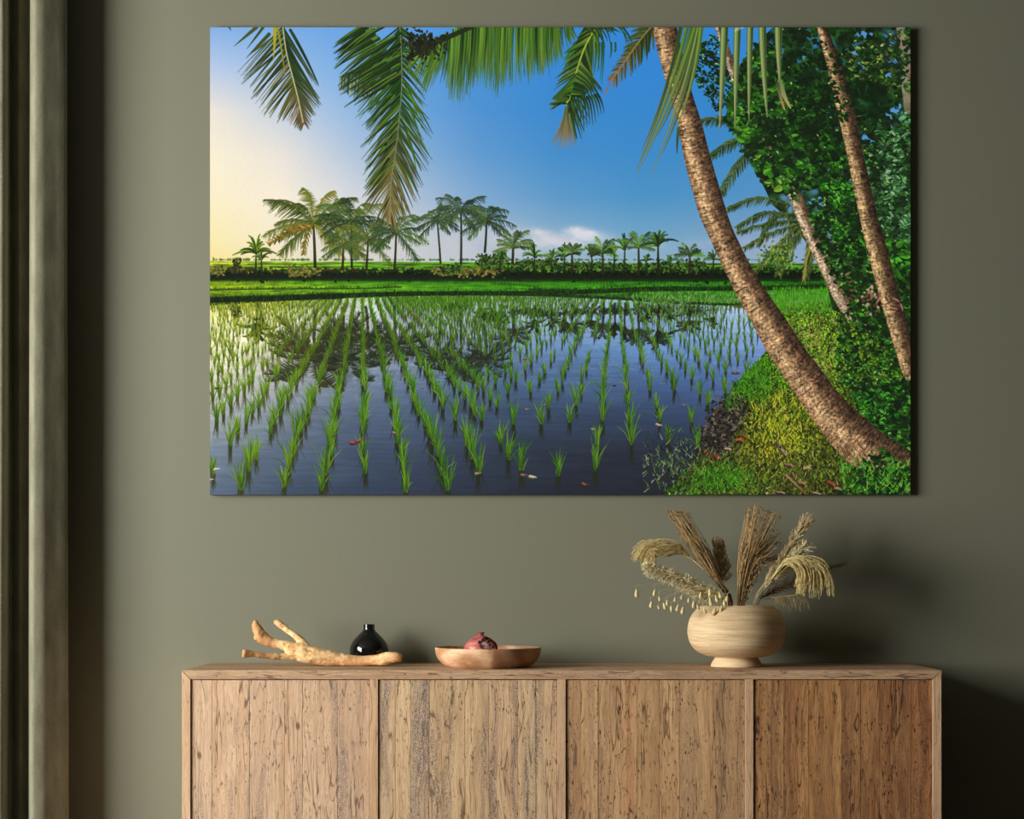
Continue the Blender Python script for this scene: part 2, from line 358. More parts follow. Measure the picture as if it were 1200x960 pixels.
    for cx, cy, rx, ry, a, c in ((545, 292, 60, 16, .45, (198,200,206)), (620, 282, 45, 10, .6, (208,208,214)), (575, 278, 26, 8, .5, (204,204,212)), (628, 275, 14, 6, .7, (216,214,220)), (642, 284, 22, 7, .7, (206,206,216)), (672, 270, 10, 5, .8, (228,222,226)), (686, 277, 14, 7, .95, (226,222,228)), (672, 284, 18, 6, .7, (214,212,222)),
                                 (700, 284, 22, 8, .6, (196,202,216)), (648, 280, 14, 5, .45, (214,212,220)), (740, 288, 40, 6, .5, (180,195,212)), (890, 285, 30, 12, .5, (170,178,208)),
                                 (835, 285, 25, 6, .5, (160,182,208)), (430, 285, 60, 12, .3, (205,200,205)), (560, 268, 50, 9, .25, (196,200,212))):
        m = np.clip(blob(cx, cy, rx, ry)*(1.25+n2*.5+n3*.4)*a, 0, 1)
        lay(A3(c), m)
    # far fields
    ny = noise(14, 1.2); ny2 = noise(40, 1.6)
    fy = YY+0*XX
    hz = 303.5+.004*(XX-246)
    far = np.clip((fy-hz-2)*1.5, 0, 1)
    fg = grid([246, 320, 420, 560, 700, 850, 1067], [300, 308, 316, 324], [
        [(190,195,60),(150,180,50),(110,150,40),(95,150,40),(90,150,50),(90,150,45),(80,130,40)],
        [(195,205,50),(150,190,45),(105,165,30),(85,150,30),(90,150,40),(85,145,40),(80,130,40)],
        [(120,140,30),(130,165,40),(90,140,25),(80,130,25),(95,145,40),(80,140,30),(60,120,30)],
        [(70,90,20),(90,120,20),(70,110,20),(60,100,15),(60,110,20),(40,90,15),(40,80,20)]])
    fg = fg*(1+.28*ny[..., None]+.18*ny2[..., None])
    lay(fg, far)
    for i in range(260):                                 # distant skyline tufts
        x = U(246, 960); h = U(.5, 2.4)*(1.6 if x < 300 else 1)
        ell(x, 304.5-h*.2, U(.7, 2.5), h*.7, 0, jc((90, 110, 50) if x < 400 else (70, 105, 60), 12), a=.8)
    for y0, a in ((309.5, .5), (313, .6), (316.5, .5)):  # terrace shadow lines
        for k in range(70):
            x = U(246, 960); seg(x, y0+U(-1, 1), x+U(10, 30), y0+U(-.7, .7), .5, .4, (35, 55, 12), a=a)
    # near field strips between hedge and pond
    st = grid([246, 330, 450, 600, 750, 900, 1067], [318, 326, 331, 337, 342, 348, 356, 366], [
        [(30,40,8),(28,38,8),(25,36,8),(25,38,8),(20,34,8),(18,36,10),(30,70,15)],
        [(18,30,6),(18,30,6),(16,32,8),(16,34,8),(14,34,8),(14,38,8),(30,80,15)],
        [(110,140,15),(90,140,15),(50,110,15),(45,100,15),(35,100,15),(35,110,15),(40,100,15)],
        [(165,190,20),(140,180,20),(95,160,20),(60,140,15),(55,135,15),(50,140,15),(60,130,20)],
        [(120,150,15),(100,150,20),(70,130,15),(45,115,15),(50,120,15),(45,120,20),(60,130,25)],
        [(90,120,15),(80,125,15),(20,40,8),(22,50,8),(40,90,15),(60,120,40),(60,125,25)],
        [(14,22,5),(14,24,5),(20,40,8),(60,110,20),(70,110,30),(90,130,50),(70,125,30)],
        [(130,150,20),(120,150,25),(100,150,30),(95,150,30),(80,130,35),(70,110,40),(80,130,30)]])
    st = st*(1+.22*ny[..., None]+.12*n3[..., None])
    lay(st, np.clip((fy-321-.003*(XX-246))*.8, 0, 1)*np.clip((368-fy)*.5, 0, 1))

    # pond
    wg = grid([246, 300, 360, 420, 500, 600, 700, 800, 900], [345, 362, 380, 410, 440, 480, 530, 580], [
        [(235,230,110),(228,228,120),(205,216,140),(190,205,150),(185,205,180),(165,195,180),(150,185,180),(170,195,215),(185,200,225)],
        [(252,244,150),(250,244,180),(238,240,210),(222,230,225),(205,218,228),(180,200,220),(155,182,210),(165,190,222),(180,200,228)],
        [(252,246,190),(250,246,208),(240,240,224),(225,230,230),(195,208,224),(160,186,218),(138,170,210),(145,176,218),(160,188,226)],
        [(253,246,205),(246,240,215),(220,220,212),(196,202,208),(158,178,204),(118,150,190),(102,138,184),(105,142,192),(118,150,204)],
        [(236,230,208),(205,204,198),(160,168,178),(130,145,168),(105,126,158),(84,110,148),(78,105,145),(78,108,158),(88,118,172)],
        [(175,177,176),(145,152,160),(110,122,142),(90,105,130),(74,92,118),(60,78,104),(58,74,102),(58,75,108),(68,84,116)],
        [(122,135,152),(100,114,134),(80,94,114),(66,80,102),(58,70,92),(46,56,72),(42,48,62),(40,46,60),(42,44,52)],
        [(88,104,126),(72,88,108),(60,74,94),(50,62,82),(46,54,72),(36,42,54),(33,37,47),(32,34,42),(32,30,32)]])
    wr = noise(22, 2.2)
    wg = wg*(1+.05*wr[..., None]+.04*n1[..., None])
    EDGE = [(246, 358), (330, 353), (420, 349), (520, 346), (620, 345), (720, 348), (790, 352), (850, 357), (905, 363), (912, 380), (903, 405), (888, 422), (872, 440), (858, 452), (852, 470), (846, 492), (832, 505), (820, 520), (812, 545), (795, 560), (782, 582), (246, 582)]
    pond = poly(EDGE)
    # reflections of palms on the pond
    refl = np.zeros((H, W), np.float32)
    for cx, cy, rx, ry, a in ((400, 402, 80, 20, .95), (365, 425, 60, 16, .7), (412, 375, 14, 24, .6), (436, 400, 34, 26, .75), (398, 430, 30, 16, .9), (520, 408, 60, 20, .85), (570, 415, 34, 15, .75), (545, 388, 26, 26, .5),
                              (480, 385, 18, 24, .5), (300, 382, 24, 16, .45), (600, 385, 20, 20, .4), (345, 440, 40, 8, .4), (640, 372, 18, 8, .4), (735, 374, 45, 10, .45), (560, 372, 30, 14, .4), (790, 368, 30, 8, .4), (465, 440, 26, 7, .5)):
        refl = np.maximum(refl, np.clip(blob(cx, cy, rx, ry)*1.6, 0, 1)*a)
    mott = np.clip((noise(5, 4)+.5*noise(2.5, 2)+.35)*1.8, 0, 1)
    dk = grid([246, 400, 520, 650, 900], [345, 420, 480], [[(110,110,30),(60,60,30),(60,70,40),(60,90,60),(60,95,70)], [(90,90,30),(45,42,32),(48,50,36),(55,70,60),(60,80,80)], [(80,80,40),(45,45,38),(45,48,42),(50,60,60),(55,65,80)]])
    rm = (refl*(.12+.3*mott))[..., None]
    wg = wg*(1-rm)+dk*rm
    for k in range(10):                                  # soft ripples of deep blue near the front
        pass
    lay(wg, pond)

    # palms
    def palm(cx, cy, r, base, tw, cols, n=13, back=None, squash=.8, upr=0, nl=14):
        curve((cx, cy), ((cx+base[0])/2+.6, (cy+base[1])/2), base, tw*.7, tw*.9, mixc(cols[0], (60, 44, 26), .5), (40, 34, 18), n=3)
        angs = [(-math.pi*.5)+(i/(n-1)-.5)*math.pi*(1.5-upr)+U(-.13, .13) for i in range(n)]
        rg.shuffle(angs)
        for A in angs:
            sd = 1 if math.cos(A) > 0 else -1
            L = r*U(.72, 1.15); upw = max(0, -math.sin(A))
            dr = L*U(.12, .42)*(1-upr*.6)*(.45 if math.sin(A) > .1 else 1)
            ex, ey = cx+math.cos(A)*L+sd*upw*L*.18, cy+math.sin(A)*L*(squash+.1)+dr
            mx, my = cx+math.cos(A)*L*.55, cy+math.sin(A)*L*.75*squash-L*.1
            P = bez((cx, cy), (mx, my), (ex, ey), 6)
            cc = rg.choice(cols); m2 = nl*2
            hang = U(.35, .8)
            for i in range(m2):
                t = (i+.5)/m2; k = min(5, int(t*6)); f = t*6-k
                x = P[k][0]+(P[k+1][0]-P[k][0])*f; y = P[k][1]+(P[k+1][1]-P[k][1])*f
                th = math.atan2(P[k+1][1]-P[k][1], P[k+1][0]-P[k][0])
                l = L*.24*math.sin(math.pi*(.12+.8*t))*U(.6, 1.25)
                for s in (1, -1):
                    if R() < .12: continue
                    a = th+s*U(.5, .9); c = jc(cc, 20)
                    if s < 0 and R() < .5: c = mixc(c, (150, 160, 70), .25)
                    dx, dy = math.cos(a)*l, math.sin(a)*l*.7+l*hang
                    seg(x, y, x+dx, y+dy, max(.42, r*.012), .15, c, a=.9)
            for i in range(6): seg(*P[i], *P[i+1], .4, .3, mixc(cc, (130, 130, 60), .35))
    G1 = [(70,85,25),(95,105,30),(50,65,20),(120,120,35)]
    G2 = [(35,62,30),(50,80,30),(28,48,26),(62,92,34)]
    G3 = [(28,48,34),(38,62,38),(22,38,28),(50,76,40)]
    GB = [(120,150,30),(90,130,25),(60,95,20),(150,170,40)]
    def banana(cx, cy, r, n, cols, by):
        curve((cx, cy), (cx+U(-1, 1), (cy+by)/2), (cx+U(-2, 2), by), .8, 1.4, mixc(cols[0], (40, 44, 20), .75), (22, 32, 12))
        for i in range(n):
            A = -math.pi/2+rg.choice((U(-1.5, 1.5), U(-.7, .7))); L = r*U(.55, 1.2); c = pick(cols)
            if R() < .35: c = mixc(c, (18, 34, 14), .55)
            ex, ey = cx+math.cos(A)*L, cy+math.sin(A)*L*.9+abs(math.cos(A))*L*.25
            mx, my = cx+math.cos(A)*L*.45, cy+math.sin(A)*L*.7-2
            curve((cx, cy), (mx, my), (ex, ey), r*.07, .3, c, jc(c, 10), n=4)
            curve((cx, cy+.8), (mx, my+1), (ex, ey+.8), r*.035, .2, mixc(c, (15, 25, 8), .6), mixc(c, (15, 25, 8), .5), n=4)
    def draw_palms():
        palm(367, 262, 60, (369, 312), 2.0, G1, 15, nl=20)
        frond([(366, 265), (345, 272), (314, 286)], 18, [(0, 4), (.4, 13), (1, 6)], [(0, 2), (1, 3)], .9, .9, [(165,120,30),(130,105,30),(190,140,40)], droop=3, rach=(110, 100, 30))
        frond([(366, 262), (358, 280), (355, 297)], 10, [(0, 3), (.5, 7), (1, 4)], [(0, 3), (.5, 7), (1, 4)], .7, .8, [(170,130,35),(120,110,30)], droop=2, rach=(110, 100, 30))
        palm(411, 258, 44, (412, 313), 1.5, G2+[(80,100,30)], 13, nl=17)
        palm(402, 287, 30, (401, 315), 1.6, G1+G2, 11, nl=13)
        palm(431, 280, 34, (429, 316), 1.6, G1[:3]+G2, 12, nl=14)
        palm(464, 272, 38, (462, 317), 1.6, G2, 14, nl=15)
        palm(512, 258, 27, (516, 308), 1.3, G2+G3, 13, nl=12)
        palm(540, 247, 32, (540, 309), 1.5, G3, 15, nl=14)
        palm(570, 258, 32, (568, 295), 1.6, G3+G2, 13, nl=14)
        palm(601, 290, 24, (600, 312), 2.0, G2+[(90,110,40)], 11, upr=.5, squash=1.05)
        banana(300, 296, 24, 14, GB, 320); banana(306, 304, 15, 9, GB, 322); banana(278, 309, 7, 7, GB, 318)
        for k in range(60): ell(rg.gauss(277, 3), rg.gauss(312, 4), 1.6, 1.2, U(0, 3), pick([(70,65,20),(40,40,12)]))
        GR = [(70,120,40),(95,150,50),(45,85,30),(35,65,28),(120,165,60)]
        for cx, cy, w, h in ((570, 306, 9, 6), (585, 305, 9, 7), (640, 308, 18, 4), (620, 310, 16, 4), (680, 311, 24, 4), (720, 312, 22, 4), (770, 312, 22, 4), (812, 312, 14, 5), (530, 316, 9, 4)):
            for k in range(130): ell(cx+rg.gauss(0, w*.6), cy+rg.gauss(0, h*.6), U(1, 2.3), U(.7, 1.5), U(0, 3), pick([(30,55,18),(55,90,30),(90,115,40),(20,34,12)]))
        for cx, cy, r, b in ((586, 303, 14, 318), (626, 300, 17, 319), (646, 303, 15, 318), (661, 301, 17, 319), (670, 296, 14, 318), (693, 300, 15, 319), (706, 296, 19, 320), (720, 297, 17, 320), (732, 292, 20, 320), (748, 290, 21, 321), (757, 306, 10, 319), (771, 288, 22, 321), (785, 308, 11, 319), (808, 300, 16, 320), (836, 304, 13, 319)):
            if cx in (706, 748, 808, 670): palm(cx, cy, r, (cx, b), 1.6, G2+GR[:2], 10, upr=.6, squash=1.0)
            else: banana(cx, cy, r, 12, GR, b)
        banana(771, 286, 22, 12, [(40,75,35),(60,105,40),(90,135,50)], 320)
    MIR[0] = 676
    st_ = rg.getstate(); draw_palms(); rg.setstate(st_); MIR[0] = 0
    for k in range(500):                                 # broken ripples over the mirrored crowns
        x = U(250, 900); y = U(352, 450); seg(x, y, x+U(4, 14), y+U(-.4, .4), .35, .2, jc((200, 205, 200) if x < 520 else (150, 175, 200), 12), a=.35)
    # bank on the right
    BANK = [(905, 360), (1070, 340), (1070, 582), (775, 582), (795, 560), (812, 545), (820, 520), (832, 505), (846, 492), (852, 470), (858, 452), (872, 440), (888, 422), (903, 405), (912, 380)]
    bank = poly(BANK)
    bg = grid([770, 850, 900, 950, 1000, 1067], [340, 380, 420, 450, 480, 520, 550, 580], [
        [(70,130,20)]*2+[(80,140,25),(90,145,30),(40,80,20),(20,50,10)],
        [(60,120,20)]*2+[(96,160,30),(120,165,40),(110,140,40),(30,60,15)],
        [(60,120,20),(70,140,20),(85,140,20),(112,155,36),(100,140,30),(60,90,20)],
        [(60,110,25),(55,100,20),(75,125,20),(110,140,30),(80,120,30),(50,100,20)],
        [(40,50,25),(50,60,25),(110,130,25),(120,140,30),(60,90,20),(45,100,20)],
        [(35,40,20),(60,65,30),(150,150,30),(110,120,30),(60,80,20),(50,90,20)],
        [(50,70,20),(80,95,30),(95,100,35),(90,105,35),(60,80,20),(40,70,15)],
        [(50,90,20),(65,95,28),(70,85,28),(70,70,28),(50,60,20),(40,60,15)]])
    lay(bg*(.55+.25*noise(3, 3)[..., None]), bank)
    def inside(x, y, m):
        i, j = int((y-PY0)*SS), int((x-PX0)*SS)
        return 0 <= i < H and 0 <= j < W and m[i, j] > .5
    bgs = bg; noise_c = noise(9, 6)
    pts = sorted([(U(352, 584), U(776, 1067)) for _ in range(15000)])
    for y, x in pts:
        if not inside(x, y, bank): continue
        c = bgs[int((min(y, 579)-PY0)*SS), int((x-PX0)*SS)]
        z = (y-320)/250
        k = U(.5, 1.7)
        c = (c[0]*k+U(-8, 30), c[1]*k+U(-5, 25), c[2]*k*.8)
        if R() < .13: c = jc((30, 38, 12), 8)
        if R() < .04: c = jc((200, 190, 110), 20)
        L = U(2, 6.5)*(z*.7+.3); a = U(-2.5, -.6)
        if x > 990 or (R() < .25): ell(x, y, U(1.4, 3)*(z*.6+.5), U(.7, 1.3), U(0, 3.1), c, tuple(v*.6 for v in c))
        else: seg(x, y, x+math.cos(a)*L, y+math.sin(a)*L, .65*(.5+z*.5), .2, c)
    # yellow grass clump, straw path, mud
    for k in range(1100):
        x = rg.gauss(914, 17); y = rg.gauss(492, 12)
        if not inside(x, y, bank): continue
        c = pick([(190,180,25),(165,170,30),(205,190,70),(120,140,25),(95,125,20),(60,80,15),(40,60,14),(30,40,12)])
        a = U(-2.3, -.8); L = U(4, 10); seg(x, y, x+math.cos(a)*L, y+math.sin(a)*L, .7, .2, c)
    for k in range(2600):                                # clumps of dark between the blades
        x = U(786, 1000); y = U(440, 581)
        if not inside(x, min(y, 579), bank) or noise_c[int((min(y, 579)-PY0)*SS), int((x-PX0)*SS)] < .05: continue
        a = U(-2.8, -.3); L = U(2, 6); seg(x, y, x+math.cos(a)*L, y+math.sin(a)*L, .6, .2, pick([(24,34,10),(40,52,16),(64,58,30),(18,24,8),(90,100,40)]))
    for k in range(260):
        t = R(); x = 940+t*30+rg.gauss(0, 14); y = 372+t*75+rg.gauss(0, 5)
        seg(x, y, x+U(-5, 5), y+U(-2, 2), .6, .3, pick([(180,160,90),(150,125,70),(195,175,110),(120,140,50)]), a=.8)
    for k in range(1500):
        t = R(); x = 862-t*32+rg.gauss(0, 9); y = 470+t*55+rg.gauss(0, 8)
        if x < 818 or y < 462: continue
        c = pick([(35,30,25),(22,20,18),(70,60,50),(110,98,85),(55,45,35),(30,28,24)])
        ell(x, y, U(1, 3), U(.6, 1.6), U(0, 3.1), c)
    for x, y, L, a, w, c in ((838,535,9,.9,4,(150,60,35)),(826,531,7,1.3,3.5,(120,45,25)),(832,541,7,.4,3,(175,110,70)),(813,552,5,.3,2,(90,50,30)),(866,515,8,-.3,3,(190,95,35)),(873,512,6,.5,2.5,(165,70,30)),(853,526,8,.1,2.4,(205,185,150)),
                             (918,530,9,.9,4,(190,160,130)),(925,545,10,.2,3,(160,120,95)),(911,521,7,1.4,3,(120,100,85)),(946,548,9,-.4,3.5,(195,170,125)),(930,558,9,1.1,3,(150,110,80)),(940,566,8,.1,3.5,(175,125,85)),(974,567,10,.5,4,(165,70,35)),(983,573,9,.2,3,(190,150,110)),
                             (1012,547,9,.6,4.5,(130,110,50)),(1056,574,8,.2,3,(110,50,30)),(1003,454,9,1.4,2.5,(140,90,60)),(997,450,10,1.2,2,(195,150,120)),(1032,440,9,.2,4,(175,140,110)),(915,577,10,.1,2.5,(150,130,110)),(905,578,8,-.4,2,(120,90,70)),(957,578,10,.2,2,(170,160,120))):
        L *= .62; w *= .62; c = mixc(c, (90, 60, 40), .25)
        ell(x, y+1, L, w, a, (20, 18, 10), a=.7); ell(x, y, L, w, a, c, tuple(v*.5 for v in c)); ell(x+L*.4, y+w*.5, L*.5, w*.7, a+.6, mixc(c, (230, 200, 160), .3), tuple(v*.6 for v in c))
        seg(x-L*math.cos(a)*.8, y-L*math.sin(a)*.8, x+L*math.cos(a)*.8, y+L*math.sin(a)*.8, .4, .3, tuple(v*1.25 for v in c), a=.7)
    curve((921, 556), (930, 566), (944, 578), 1.2, .8, (170, 130, 100), (130, 90, 60))

    # rows of rice in the pond: a square grid of tufts seen in perspective
    VX, VY = 424.5, 306.0
    sx, sz = .184, .00055
    tufts = []
    sz = .00031
    z = 1/290.0; j = 0
    while True:
        z += sz; j += 1
        h = 1/z
        if h < 37: break
        step = sx*h
        i0 = int((240-VX)/step)-1; i1 = int((925-VX)/step)+1
        for i in range(i0, i1+1):
            x = VX+i*step+(h-60)*.018
            if x > 575+U(-60, 60) and j % 2: continue    # sparser planting on the right
            x += U(-.07, .07)*step; y = VY+h+U(-.018, .018)*h
            tufts.append((y, x, h))
    tufts.sort()
    gap = noise(26, 14)
    for y, x, h in tufts:
        if not inside(x, min(y, 579.5), pond) and not (y > 579 and x < 785): continue
        k = h/270
        near = min(1, max(0, (h-70)/110))
        gi = gap[min(H-1, int((min(y, 579)-PY0)*SS)), max(0, min(W-1, int((x-PX0)*SS)))]
        if h > 60 and R() < .08+.22*max(0, gi): continue
        if x > 790 and h > 170 and R() < .5: continue
        T = U(26, 44)*k*(1.0 if h > 110 else 1.35-.35*h/110)
        yel = max(0, min(1, (440-x)/130))*max(0, 1-near*.7)
        cb = mixc((66, 138, 16), (204, 200, 18), yel)
        if x > 560: cb = mixc(cb, (76, 140, 48), min(1, (x-560)/120)*.6)
        rf = mixc((34, 40, 24), (96, 96, 22), yel)
        inref = refl[min(H-1, int((min(y, 579)-PY0)*SS)), max(0, min(W-1, int((x-PX0)*SS)))] > .45
        nb = int((6+16*near)*(1-.3*yel*(1-near)))
        for b in range(int(nb*.8)):                      # mirrored blades
            L = T*U(.4, .95); o = rg.gauss(0, .1)+(U(-.45, .45) if R() < .12 else 0)
            seg(x+U(-1.4, 1.4)*k*2, y, x+math.sin(o)*L, y+L*.95, .7*k+.25, .15, rf, a=(.42+.3*near)*(1-.45*yel))
        for b in range(nb):
            a = rg.gauss(0, .21)+ (U(-.7, .7) if R() < .15 else 0); L = T*U(.4, 1.1)
            q = R(); c = mixc(cb, (165, 205, 45) if q > .5 else (34, 84, 10), abs(q-.5)*1.8)
            c = jc(c, 12)
            if inref and h < 150: c = mixc(c, (74, 88, 14), .4)
            x0 = x+U(-1.7, 1.7)*k*1.5; y0 = y+U(-3, 3)*k
            curve((x0, y0), (x0+math.sin(a)*L*.35, y0-L*.6), (x0+math.sin(a)*L, y0-L*math.cos(a)), .46*k+.25, .1, mixc(c, (40, 52, 16), .6), c, n=2)
    for x, y, r, a, c in ((415, 519, 8, -.15, (140, 40, 28)), (422, 516, 4, -.2, (185, 70, 45)), (462, 507, 4, .2, (190, 130, 100)), (254, 550, 6, -.2, (225, 220, 215)), (248, 562, 4, -.3, (215, 205, 200)), (254, 455, 3.5, -.1, (35, 30, 25)),
                          (618, 480, 5, .1, (120, 100, 90)), (639, 475, 4, -.5, (110, 90, 80)), (614, 557, 7, 0, (120, 80, 60)), (624, 559, 7, .1, (215, 200, 160)), (686, 568, 8, .1, (90, 50, 38)), (772, 498, 6, .2, (190, 170, 150)), (560, 555, 6, -.2, (150, 130, 110)),
                          (615, 421, 4, 0, (110, 80, 60)), (802, 475, 4, .2, (140, 100, 80)), (695, 503, 4, .2, (170, 150, 110)), (805, 560, 6, .3, (70, 55, 45)), (862, 437, 7, .1, (90, 80, 60)), (720, 452, 3, 0, (20, 18, 18)), (494, 455, 3, 0, (150, 90, 70))):
        r *= .75; ell(x, y, r, r*.34, a, c, tuple(v*.5 for v in c)); ell(x-r*.3, y-r*.15, r*.5, r*.2, a+.5, mixc(c, (200, 160, 130), .35))
    # dark muddy shallow at the lower right of the pond
    for k in range(420):
        x = rg.gauss(790, 22); y = rg.gauss(545, 16)
        if x < 752: continue
        c = pick([(20,22,18),(40,38,30),(70,85,40),(90,130,60),(35,60,25),(150,150,120)]); a = U(-2.6, -.5); L = U(3, 8)
        seg(x, y, x+math.cos(a)*L, y+math.sin(a)*L, .6, .2, c)
    for cx, cy, rx, ry, n in ((880, 445, 22, 22, 700), (848, 472, 14, 8, 150), (845, 560, 40, 16, 500)):
        for k in range(n):
            x = rg.gauss(cx, rx*.55); y = rg.gauss(cy, ry*.55)
            if not inside(x, min(y, 579), bank) : continue
            a = U(-2.5, -.7); L = U(3, 7)
            seg(x, y, x+math.cos(a)*L, y+math.sin(a)*L, .6, .2, pick([(70,140,20),(95,165,25),(45,95,15),(30,60,12),(60,120,20)]))
    # rows on the raised strip of field (light dashes) and its dark bund lines
    for row in range(7):
        yy = 331+row*2.3; stp = 3.6+row*.55
        x = 246
        while x < 980:
            x += stp*U(.9, 1.1)
            yel = max(0, min(1, (420-x)/180))
            c = mixc((85, 165, 25), (195, 205, 35), yel)
            if yy < 343 and R() < .8: seg(x, yy+.9, x+U(-.4, .4), yy-1.0, .5, .3, jc(c, 16), a=.55)
    def band(pts, th, c, a=.95):
        P = smooth(pts)
        for q, w in zip(P, P[1:]): seg(*q, *w, th, th, c, a=a)
        for (x0, y0), (x1, y1) in zip(P, P[1:]):
            for k in range(int(abs(x1-x0)*1.3)):
                x = U(x0, x1); y = y0+(y1-y0)*(x-x0)/(x1-x0+1e-6)+U(-1, 1)*th*1.5; seg(x, y, x+U(-.6, .6), y-U(1, 2.4), .45, .2, jc(mixc(c, (60, 110, 20), U(0, .8)), 10))
    band([(246, 339.5), (320, 338.5), (420, 338), (470, 336)], .8, (35, 50, 8), .75)
    band([(246, 352), (320, 350), (400, 346), (480, 344), (560, 343.5), (650, 343), (760, 338.5), (860, 338), (965, 336)], 2.6, (12, 28, 6), .85)
    band([(246, 351), (320, 349), (400, 347)], 3.4, (12, 24, 5), .7)
    band([(560, 344), (650, 346), (730, 350), (790, 354), (870, 357)], 1.6, (18, 34, 10), .85)
    band([(620, 339), (720, 341), (800, 339), (964, 334)], 1.3, (14, 36, 8), .7)
    band([(860, 359), (905, 362), (950, 362)], 1.5, (80, 80, 40), .7)
    for k in range(900):                                 # young rows beyond the right bund
        x = U(740, 975); y = U(343, 356)
        seg(x, y, x, y-U(1.5, 3), .5, .25, pick([(80,150,30),(60,130,25),(110,170,60),(150,180,130)]), a=.8)
    for k in range(700):
        x = U(905, 975); y = U(338, 366)
        seg(x, y, x, y-U(2, 4), .6, .25, pick([(70,150,25),(60,130,20),(100,170,35)]), a=.8)

    # hedge line behind the strip
    for k in range(2600):
        x = U(246, 960); hh = 4 if x < 520 else 6
        y = rg.gauss(322, 2.6) if R() < .65 else U(314, 324)
        base = (55, 62, 15) if x < 420 else (28, 50, 14)
        c = jc(mixc(base, (10, 18, 6), min(1, max(0, (y-314)/7))), 12)
        if R() < .1 and y < 319: c = jc((130, 125, 45) if x < 540 else (90, 130, 40), 15)
        ell(x, y, U(1, 3), U(.8, 2), U(0, 3), c, a=.9)
    seg(246, 323.5, 960, 325, 2.2, 2.2, (14, 26, 7), a=.85); seg(246, 327, 960, 328, 1.6, 1.6, (18, 40, 8), a=.7)
    for cx, w in ((520, 12), (545, 9), (570, 14), (250, 8), (345, 10), (360, 9)):
        for k in range(70): ell(cx+rg.gauss(0, w*.6), 318+rg.gauss(0, 3), U(1, 2.4), U(.7, 1.6), U(0, 3), pick([(120,110,45),(90,90,35),(50,70,20),(150,135,60)]), a=.9)

    # palms
    draw_palms()
    # greenery behind the right-hand trunks: a dark mass, then leaves
    def leaves(polygon, n, sz, cols, dens=None, rat=(.35, .7)):
        n = int(n*1.5); sz = (sz[0]*.6, sz[1]*.85)
        cl = noise(9, 9)
        m = poly(polygon); xs = [p[0] for p in polygon]; ys = [p[1] for p in polygon]
        for k in range(n):
            x = U(min(xs), max(xs)); y = U(min(ys), max(ys))
            if not inside(min(x, 1066), y, m): continue
            if dens is not None and R() > dens(x, y): continue
            r = U(sz[0], sz[1]); c = pick(cols)
            q = cl[int((y-PY0)*SS), int((min(x, 1066)-PX0)*SS)]; c = mixc(c, (10, 24, 8), min(.85, max(0, .25-q*.9)))
            if R() < .09 and r < 2.2: c = jc((170, 205, 110), 25)
            if R() < .35: ell(x+r*.3, y+r*.5, r*1.05, r*.6, U(0, 3.1), (12, 26, 8), a=.85)
            ell(x, y, r, r*U(*rat), U(-.9, 1.2)+(math.pi if R() < .5 else 0), c, mixc(c, (14, 40, 8), U(.2, .7)))
    FOL_D = [(14,34,10),(20,46,12),(26,58,14),(12,26,8),(34,72,16)]
    FOL_M = [(30,80,18),(44,108,22),(24,62,16),(58,128,26),(18,46,12)]
    FOL_L = [(62,140,28),(92,170,34),(48,112,24),(120,190,50),(36,88,18),(74,150,60)]
    rp = [(905, 32), (1070, 32), (1070, 450), (1040, 400), (1000, 375), (975, 362), (968, 330), (960, 300), (945, 285), (930, 262), (905, 240), (893, 215), (888, 185), (868, 165), (850, 135), (880, 60)]
    lay(A3((24, 52, 14))*(1+.5*noise(8, 8)[..., None]), np.clip(poly(rp)*np.clip(1.2+.9*noise(10, 10), 0, 1), 0, 1)*.96)
    # sky holes upper right
    for cx, cy, rx, ry in ((1052, 92, 14, 10), (1048, 135, 12, 14), (1012, 40, 10, 4), (1060, 60, 7, 6), (1005, 80, 7, 6), (1020, 165, 10, 8), (1045, 70, 5, 8), (1030, 180, 12, 7), (944, 191, 4, 4), (958, 236, 12, 5), (1000, 62, 6, 4)):
        lay(A3((88, 152, 214)), np.clip((blob(cx, cy, rx, ry)*(1.5+.9*noise(4, 4))-.45)*4, 0, 1))
    # distant palm fronds between the trunks
    GM = [(40,70,30),(70,95,35),(28,50,26),(95,115,45)]
    for P, l in (([(880, 142), (850, 139), (820, 141)], 13), ([(884, 160), (858, 166), (832, 182)], 14), ([(892, 168), (868, 190), (845, 226)], 15), ([(925, 240), (890, 232), (852, 244)], 12), ([(932, 252), (895, 250), (863, 266)], 11), ([(932, 258), (900, 262), (864, 272)], 9),
                 ([(935, 262), (900, 275), (872, 290)], 9), ([(935, 265), (915, 285), (885, 318)], 12), ([(940, 268), (925, 290), (912, 322)], 14), ([(950, 270), (950, 295), (945, 325)], 12), ([(930, 250), (905, 256), (888, 288)], 8), ([(945, 262), (965, 285), (975, 320)], 12), ([(1067, 95), (1040, 98), (1018, 118)], 14), ([(1030, 110), (1000, 150), (1020, 178)], 13), ([(1067, 150), (1040, 165), (1022, 172)], 11)):
        frond(P, 46, [(0, l*.5), (.5, l*.9), (1, l*.4)], [(0, l*.4), (.5, l*.5), (1, l*.3)], .8, .5, GM if P[0][1] < 262 else GM+[(110,130,45),(120,120,50)], droop=26, rach=(80, 95, 45), rw=.45)
    frond([(950, 290), (945, 305), (942, 326)], 14, [(0, 6), (1, 8)], [(0, 6), (1, 8)], .3, .8, [(150,140,60),(120,130,50),(160,120,50)], droop=5)
    for k in range(300): ell(rg.gauss(912, 9), rg.gauss(300, 7), U(1, 2.2), U(.7, 1.4), U(0, 3), pick([(60,100,35),(100,140,50),(150,160,60),(40,70,25)]))
